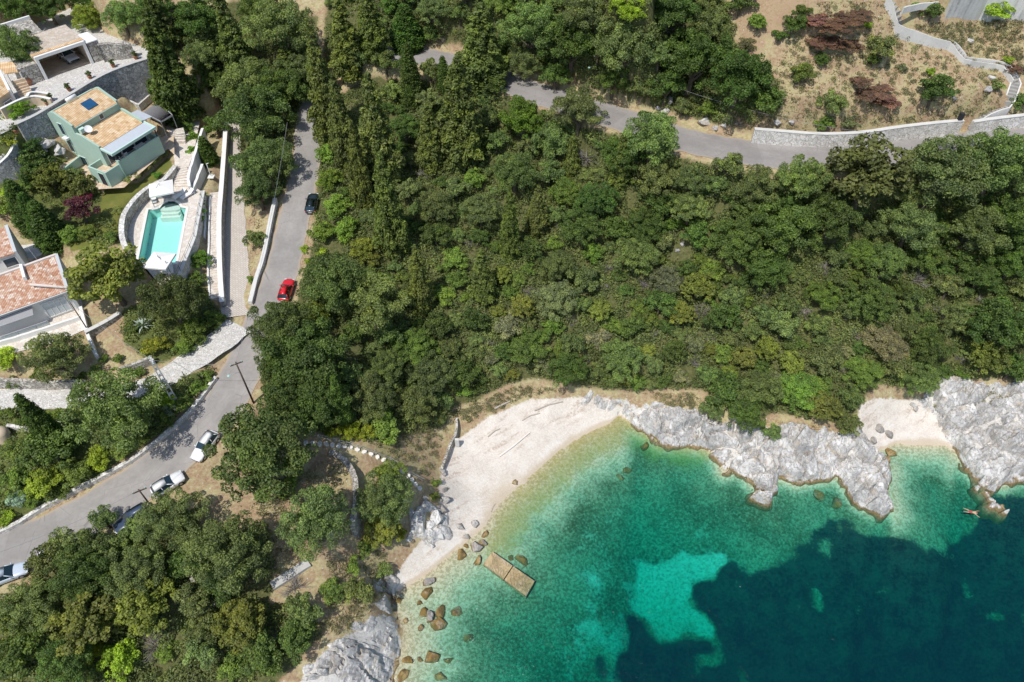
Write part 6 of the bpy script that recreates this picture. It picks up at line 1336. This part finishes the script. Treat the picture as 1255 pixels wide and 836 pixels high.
# ------------------------------------------------------------------ vehicles
def loft(secs, cap=True):
    """closed rings (same count) joined along their order"""
    m = MB(); n = len(secs[0]); m.v = [tuple(p) for s in secs for p in s]
    m.f = [(i*n+k, i*n+(k+1) % n, (i+1)*n+(k+1) % n, (i+1)*n+k) for i in range(len(secs)-1) for k in range(n)]
    if cap: m.f += [tuple(range(n-1, -1, -1)), tuple(range((len(secs)-1)*n, len(secs)*n))]
    return m
def car(rear, front, label, paint, L=4.25, wd=1.78, ht=1.48, suv=False, z=None, group='cars parked along the lane', k=.82):
    a = G(*rear)[0] if z is None else W(*rear, z); b = G(*front)[0] if z is None else W(*front, z)
    c = (a+b)/2; d = (b-a); d.z = 0; d.normalize(); rz = math.atan2(d.y, d.x)
    slope = math.atan2((gz(c.x+d.x*2, c.y+d.y*2)-gz(c.x-d.x*2, c.y-d.y*2)), 4) if z is None else 0
    e = empty('parked_car', (c.x, c.y, (gz(c.x, c.y) if z is None else z)+.05), label, 'car', group, rz); e.rotation_euler = (0, -slope, rz); e.scale = (k, k, k)
    h = L/2; w = wd/2
    def part(m, nm, mat, sm=True, par=None, bev=0.0):
        o = m.build(nm, mat, None, sm, bev); o.parent = par or e; return o
    def ring(x, hw, z0, z1, crown=.05, tuck=.06):
        return [(x, -hw+tuck, z0), (x, -hw, z0+.18), (x, -hw, z1-.14), (x, -hw+.07, z1-.02), (x, -hw*.5, z1+crown*.8), (x, 0, z1+crown), (x, hw*.5, z1+crown*.8), (x, hw-.07, z1-.02), (x, hw, z1-.14), (x, hw, z0+.18), (x, hw-tuck, z0)]
    bh = .92 if not suv else 1.02
    xs = [(-h, w*.78, .42, bh-.16), (-h+.1, w*.9, .3, bh-.06), (-h+.4, w*.98, .22, bh-.01), (-h*.45, w, .2, bh), (h*.1, w, .2, bh), (h*.42, w, .2, bh-.03), (h*.7, w*.98, .22, bh-.12), (h-.22, w*.9, .26, bh-.22), (h-.05, w*.76, .34, bh-.32), (h, w*.6, .42, bh-.42)]
    part(loft([ring(*q) for q in xs]), 'body', paint)
    r0, r1 = (-h*.92, h*.36); t0, t1 = (-h*.72 if not suv else -h*.84, h*.02); top = ht if not suv else ht+.14
    cw, tw = w*.93, w*.72
    lo = [(r0, -cw, bh-.03), (r1, -cw, bh-.03), (r1, cw, bh-.03), (r0, cw, bh-.03)]; hi = [(t0, -tw, top-.05), (t1, -tw, top-.05), (t1, tw, top-.05), (t0, tw, top-.05)]
    L4 = lambda p, q, t: tuple(i+(j-i)*t for i, j in zip(p, q))
    # roof with pillars: a shell just outside the glass
    rf = loft([[(t0-.05, -tw+.02, top-.07), (t0-.05, 0, top-.02), (t0-.05, tw-.02, top-.07), (t0-.05, 0, top-.1)], [(t0+.25, -tw, top-.04), (t0+.25, 0, top+.03), (t0+.25, tw, top-.04), (t0+.25, 0, top-.08)], [((t0+t1)/2, -tw, top-.02), ((t0+t1)/2, 0, top+.045), ((t0+t1)/2, tw, top-.02), ((t0+t1)/2, 0, top-.08)], [(t1, -tw, top-.06), (t1, 0, top), (t1, tw, top-.06), (t1, 0, top-.1)]])
    part(rf, 'roof', paint)
    for p, q in zip(lo, hi): part(MB().tube([p, q], .05, 5), 'pillar', paint)
    for s in (-1, 1): part(MB().tube([((r0+r1)/2-.1, s*cw, bh-.03), ((t0+t1)/2, s*tw, top-.05)], .04, 5), 'pillar', paint)
    def pane(nm, q, mat=M_carglass):
        cx = [sum(p[i] for p in q)/4 for i in range(3)]; m = MB(); m.add([L4(p, cx, .05) for p in q], [(0, 1, 2, 3)]); part(m, nm, mat, False)
    pane('windscreen', [lo[1], lo[2], hi[2], hi[1]]); pane('rear_window', [lo[0], lo[3], hi[3], hi[0]])
    pane('side_window', [lo[0], lo[1], hi[1], hi[0]]); pane('side_window', [lo[3], lo[2], hi[2], hi[3]])
    m = MB(); m.add([(r0+.1, -cw+.1, bh), (r1-.1, -cw+.1, bh), (r1-.1, cw-.1, bh), (r0+.1, cw-.1, bh), (t0+.1, -tw+.1, top-.1), (t1-.1, -tw+.1, top-.1), (t1-.1, tw-.1, top-.1), (t0+.1, tw-.1, top-.1)], [(0, 1, 5, 4), (1, 2, 6, 5), (2, 3, 7, 6), (3, 0, 4, 7)]); part(m, 'cabin', M_dark, False)
    for x in (-h*.62, h*.62):
        for s in (-1, 1):
            m = MB(); m.tube([(x, s*(w-.22), .32), (x, s*(w+.012), .32)], .33, 14); o = part(m, 'wheel', M_rubber, False)
            m = MB(); m.tube([(x, s*(w-.02), .32), (x, s*(w+.025), .32)], .2, 10); f = m.build('rim', M_metal); f.parent = o
    for s in (-1, 1):
        part(MB().box((h-.2, s*w*.68, bh-.3), (.34, .36, .13)), 'headlight', M_lamp, True, bev=.04); part(MB().box((-h+.12, s*w*.72, bh-.2), (.18, .34, .18)), 'taillight', M_tail, True, bev=.03); part(MB().box((h*.24, s*(w+.09), bh+.05), (.12, .2, .13)), 'mirror', paint, True, bev=.03)
    part(MB().box((h-.03, 0, .5), (.07, .9, .16)), 'grille', M_dark, False); part(MB().box((-h-.005, 0, .6), (.03, .5, .11)), 'number_plate', M_wpaint, False)
    return e
M_carglass = glass_mat('car_glass', (.012, .03, .042)); M_lamp = plain('lamp_glass', (.6, .62, .65), .15, .05, 3, 0, .8); M_tail = plain('tail_lamp_red', (.5, .02, .02), .25, .1)
WH = carpaint('white', (.8, .8, .8)); car((189,609), (228,583.5), 'white car with a glossy rounded bonnet on the verge, wholly in view', WH, 4.1, 1.8)
car((264,535), (243,564), 'white car half hidden under the largest dark round tree', WH, 4.3)
car((182,629), (148,650), 'dark blue car under the trees between the white car and the hidden one', carpaint('dark_blue', (.05, .075, .13)), 4.4, 1.8, 1.55, True)
car((-9,715), (36,698), 'pale silver-blue car at the frame edge, nose towards the trees', carpaint('silver_blue', (.55, .62, .7)), 4.5)
car((54,686), (92,664), 'pale car almost hidden beneath the roadside trees', carpaint('pale', (.68, .72, .74)), 4.2)
car((381,265), (386,240), 'black car facing uphill on the outer side of the lane', carpaint('black', (.012, .02, .025)), 4.2, 1.75)
car((348.5,371), (356.5,346), 'bright red car facing uphill with its tail under a tree', carpaint('red', (.62, .012, .02)), 4.0, 1.7)
car((74,66), (97,80), 'silver car parked inside the open garage', carpaint('silver', (.5, .51, .53)), 4.2, z=COURT_Z+.05, k=.92)
# ------------------------------------------------------------------ poles and lines
def pole(base, topy, label, r=.13, mat=None, lamp=0, arm=True, side=-1, group='utility poles'):
    g, t = G(*base); H = height_to(g, topy); e = empty('utility_pole', g, label, 'pole', group); up = Vector((0, 0, 1))
    MB().tube([g-up*.4, g+up*H*.5, g+up*H], [r, r*.85, r*.65], 9).build('shaft', mat or M_wood, e, True)
    if arm:
        MB().box(g+up*(H-.25), (1.3, .1, .1), .5).build('crossarm', mat or M_wood, e)
        for s in (-.55, 0, .55): p = g+up*(H-.2)+Vector((math.cos(.5), math.sin(.5), 0))*s; MB().tube([p, p+up*.18], [.05, .035], 6).build('insulator', M_insul, e)
    if lamp:
        p = g+up*(H-1.6); MB().tube([p, p+Vector((side*.5, -.25, .12)), p+Vector((side*.95, -.45, .1))], .03, 6).build('lamp_arm', M_metal, e); q = p+Vector((side*1.05, -.5, .06))
        h = MB().tube([q+up*.12, q, q-up*.08], [.06, .17, .13], 10).build('lamp_head', M_insul, e)
    return g+up*(H-.05)
M_insul = plain('lamp_glass_green', (.45, .7, .62), .3, .1)
t1 = pole((311,494), 444, 'dark wooden pole with a street lamp at the bend below the red car', .11, None, 1)
t2 = pole((187,623), 600, 'dark wooden pole beside the wholly visible white car', .1)
def concrete_pole():
    g, t = G(216,494); H = height_to(g, 441); e = empty('concrete_pole', g, 'pale concrete pole with stepped openings by the cobbled way', 'pole', 'utility poles'); up = Vector((0, 0, 1)); X = Vector((.8, .6, 0)); Y = Vector((-.6, .8, 0)); m = MB()
    for s in (-.17, .17): m.add([g+X*s*1.5+X*i+Y*j-up*.3 for i, j in ((-.07, -.12), (.07, -.12), (.07, .12), (-.07, .12))]+[g+X*s*.8+X*i*.8+Y*j*.8+up*H for i, j in ((-.07, -.12), (.07, -.12), (.07, .12), (-.07, .12))], [(3, 2, 1, 0), (4, 5, 6, 7), (0, 1, 5, 4), (1, 2, 6, 5), (2, 3, 7, 6), (3, 0, 4, 7)])
    m.build('shaft', M_conc2, e); m = MB()
    for k in range(7): m.box(g+up*(H*(.1+.14*k)), (.36-.025*k, .2-.012*k, .22), axes=(X, Y))
    m.build('webs', M_conc2, e); MB().box(g+up*(H-.15), (1.2, .14, .16), axes=(Y, X)).build('crossarm', M_conc, e)
    for s in (-.5, .5): p = g+up*(H-.07)+Y*s; MB().tube([p, p+up*.2], [.05, .04], 6).build('insulator', M_insul, e)
    return g+up*H
t3 = concrete_pole()
t4 = pole((108,405), 370, 'thin brown pole at the corner of the red house forecourt', .07, None, 0, False)
t5 = pole((729,106), 67, 'dark wooden pole with a lamp above the upper road', .12, None, 1)
t6 = pole((466,22), -3, 'dark wooden pole with a lamp at the top frame edge', .12, None, 1, True, 1)
t7 = pole((1049,194), 162, 'dark wooden pole behind the broad pale-leaved tree', .1, None, 0, True)
t8 = pole((240,487), 455, 'short thin post among the hedge shrubs by the road', .06, None, 0, False)
def line(a, b, sag, label):
    p = [a.lerp(b, k/24)-Vector((0, 0, sag*4*(k/24)*(1-k/24))) for k in range(25)]; tag(MB().tube(p, .016, 5).build('power_line', M_cable), label, 'cable', 'overhead lines')
M_cable = plain('pale_cable', (.3, .3, .3), .6, .1)
line(t1, t2, .7, 'overhead line from the lamp pole down to the pole by the white car'); line(t1, t3, .5, 'overhead line from the lamp pole to the concrete pole'); line(t3, t4, .5, 'overhead line from the concrete pole to the thin brown pole')
far = W(352,150,27.0); line(t1, far, 1.1, 'overhead line from the lamp pole up along the main road'); line(t2, W(-40,690,17.5), .7, 'overhead line from the pole by the white car to the frame edge'); line(t4, W(20,285,22.0), .4, 'thin line from the brown pole past the red tiled roofs'); line(t5, t7, 1.5, 'overhead line above the upper road')
# ------------------------------------------------------------------ the swimmer
def swimmer():
    c = W(1191,627.5,.02); hd = Vector((.94, -.34, 0)).normalized(); sd = Vector((-hd.y, hd.x, 0)); up = Vector((0, 0, 1))
    J = {}; ed = []; R = []
    def j(n, f, s, z, r): J[n] = len(R); R.append((c+(hd*f+sd*s+up*z)*.82, r*.82))
    j('pelvis', -.05, 0, 0, .135); j('waist', .12, 0, .01, .115); j('chest', .34, 0, .02, .145); j('neck', .54, 0, .03, .058); j('head', .64, 0, .05, .085); j('crown', .76, 0, .05, .08)
    ed += [('pelvis', 'waist'), ('waist', 'chest'), ('chest', 'neck'), ('neck', 'head'), ('head', 'crown')]
    for s, q in ((1, 'l'), (-1, 'r')):
        j('sh'+q, .44, .18*s, .03, .065); j('el'+q, .62, (.36)*s, .02, .045); j('wr'+q, .84, .47*s, .0, .032); j('hd'+q, .95, .51*s, -.01, .038); j('ft'+q, 1.03, .53*s, -.02, .02)
        ed += [('chest', 'sh'+q), ('sh'+q, 'el'+q), ('el'+q, 'wr'+q), ('wr'+q, 'hd'+q), ('hd'+q, 'ft'+q)]
        j('hp'+q, -.16, .1*s, -.01, .095); j('kn'+q, -.55, .2*s, -.05, .062); j('an'+q, -.93, .28*s, -.04, .04); j('to'+q, -1.12, .31*s, -.05, .03)
        ed += [('pelvis', 'hp'+q), ('hp'+q, 'kn'+q), ('kn'+q, 'an'+q), ('an'+q, 'to'+q)]
    me = bpy.data.meshes.new('body'); me.from_pydata([tuple(p) for p, _ in R], [(J[a], J[b]) for a, b in ed], [])
    o = bpy.data.objects.new('person', me); link(o)
    md = o.modifiers.new('skin', 'SKIN'); o.modifiers.new('sub', 'SUBSURF').levels = 2
    for i, (_, r) in enumerate(R): me.skin_vertices[0].data[i].radius = (r, r)
    me.skin_vertices[0].data[0].use_root = True
    dg = bpy.context.evaluated_depsgraph_get(); ev = bpy.data.meshes.new_from_object(o.evaluated_get(dg))
    o.modifiers.clear(); o.data = ev; ev.name = 'body'; ev.materials.clear(); ev.materials.append(plain('skin', (.6, .36, .25), .5, .08, 6))
    ev.polygons.foreach_set('use_smooth', [True]*len(ev.polygons))
    tag(o, 'person in red trunks swimming face down with arms spread near the rock islet', 'person')
    def shell(nm, lo, hi, half, g, mat):
        """clothing / hair cut from the body surface, slightly outside it"""
        m = MB(); mp = {}
        for p in ev.polygons:
            cc = p.center; f = (cc-c).dot(hd)/.82; s = abs((cc-c).dot(sd))/.82
            if lo < f < hi and s < half: m.add([ev.vertices[i].co+ev.vertices[i].normal*g for i in p.vertices], [tuple(range(len(p.vertices)))])
        if m.v:
            q = m.build(nm, mat); q.parent = o
            bm = bmesh.new(); bm.from_mesh(q.data); bmesh.ops.remove_doubles(bm, verts=bm.verts, dist=.002); bm.to_mesh(q.data); bm.free()
    shell('swim_trunks', -.36, .06, .3, .012, plain('red_cloth', (.42, .08, .07), .8)); shell('hair', .68, .9, .12, .012, plain('dark_hair', (.05, .035, .025), .7))
swimmer()
# ------------------------------------------------------------------ camera, light, render settings
def setup():
    cam = bpy.data.cameras.new('camera'); cam.sensor_fit = 'HORIZONTAL'; cam.sensor_width = 36; cam.lens = FPX/PW*36; cam.clip_end = 3000
    o = link(bpy.data.objects.new('camera', cam)); o.location = (0, 0, CAMZ); o.rotation_euler = (math.pi/2-PIT, 0, 0); S.camera = o
    el, to = math.radians(61), Vector((-.56, -.83))
    L = bpy.data.lights.new('sun', 'SUN'); L.energy = 3.9; L.angle = math.radians(.53); L.color = (1, .96, .9)
    s = link(bpy.data.objects.new('sun', L)); d = Vector((to.x*math.cos(el), to.y*math.cos(el), math.sin(el))); s.rotation_euler = d.to_track_quat('Z', 'Y').to_euler(); s.location = d*200
    w = bpy.data.worlds.new('World'); S.world = w; w.use_nodes = True; nt = w.node_tree; nt.nodes.clear()
    sk = nt.nodes.new('ShaderNodeTexSky'); sk.sky_type = 'NISHITA'; sk.sun_disc = False; sk.sun_elevation = el; sk.sun_rotation = math.atan2(to.x, to.y) % (2*math.pi)
    bg = nt.nodes.new('ShaderNodeBackground'); bg.inputs[1].default_value = .135; out = nt.nodes.new('ShaderNodeOutputWorld')
    nt.links.new(sk.outputs[0], bg.inputs[0]); nt.links.new(bg.outputs[0], out.inputs[0])
    v = S.view_settings; v.view_transform = 'Standard'; v.look = 'None'; v.exposure = 0; v.gamma = 1; v.use_curve_mapping = False
    c = S.cycles; c.max_bounces = 6; c.diffuse_bounces = 3; c.glossy_bounces = 3; c.transmission_bounces = 4; c.volume_bounces = 0; c.transparent_max_bounces = 12
    c.caustics_reflective = False; c.caustics_refractive = False; c.use_denoising = True; c.sample_clamp_indirect = 4
setup()
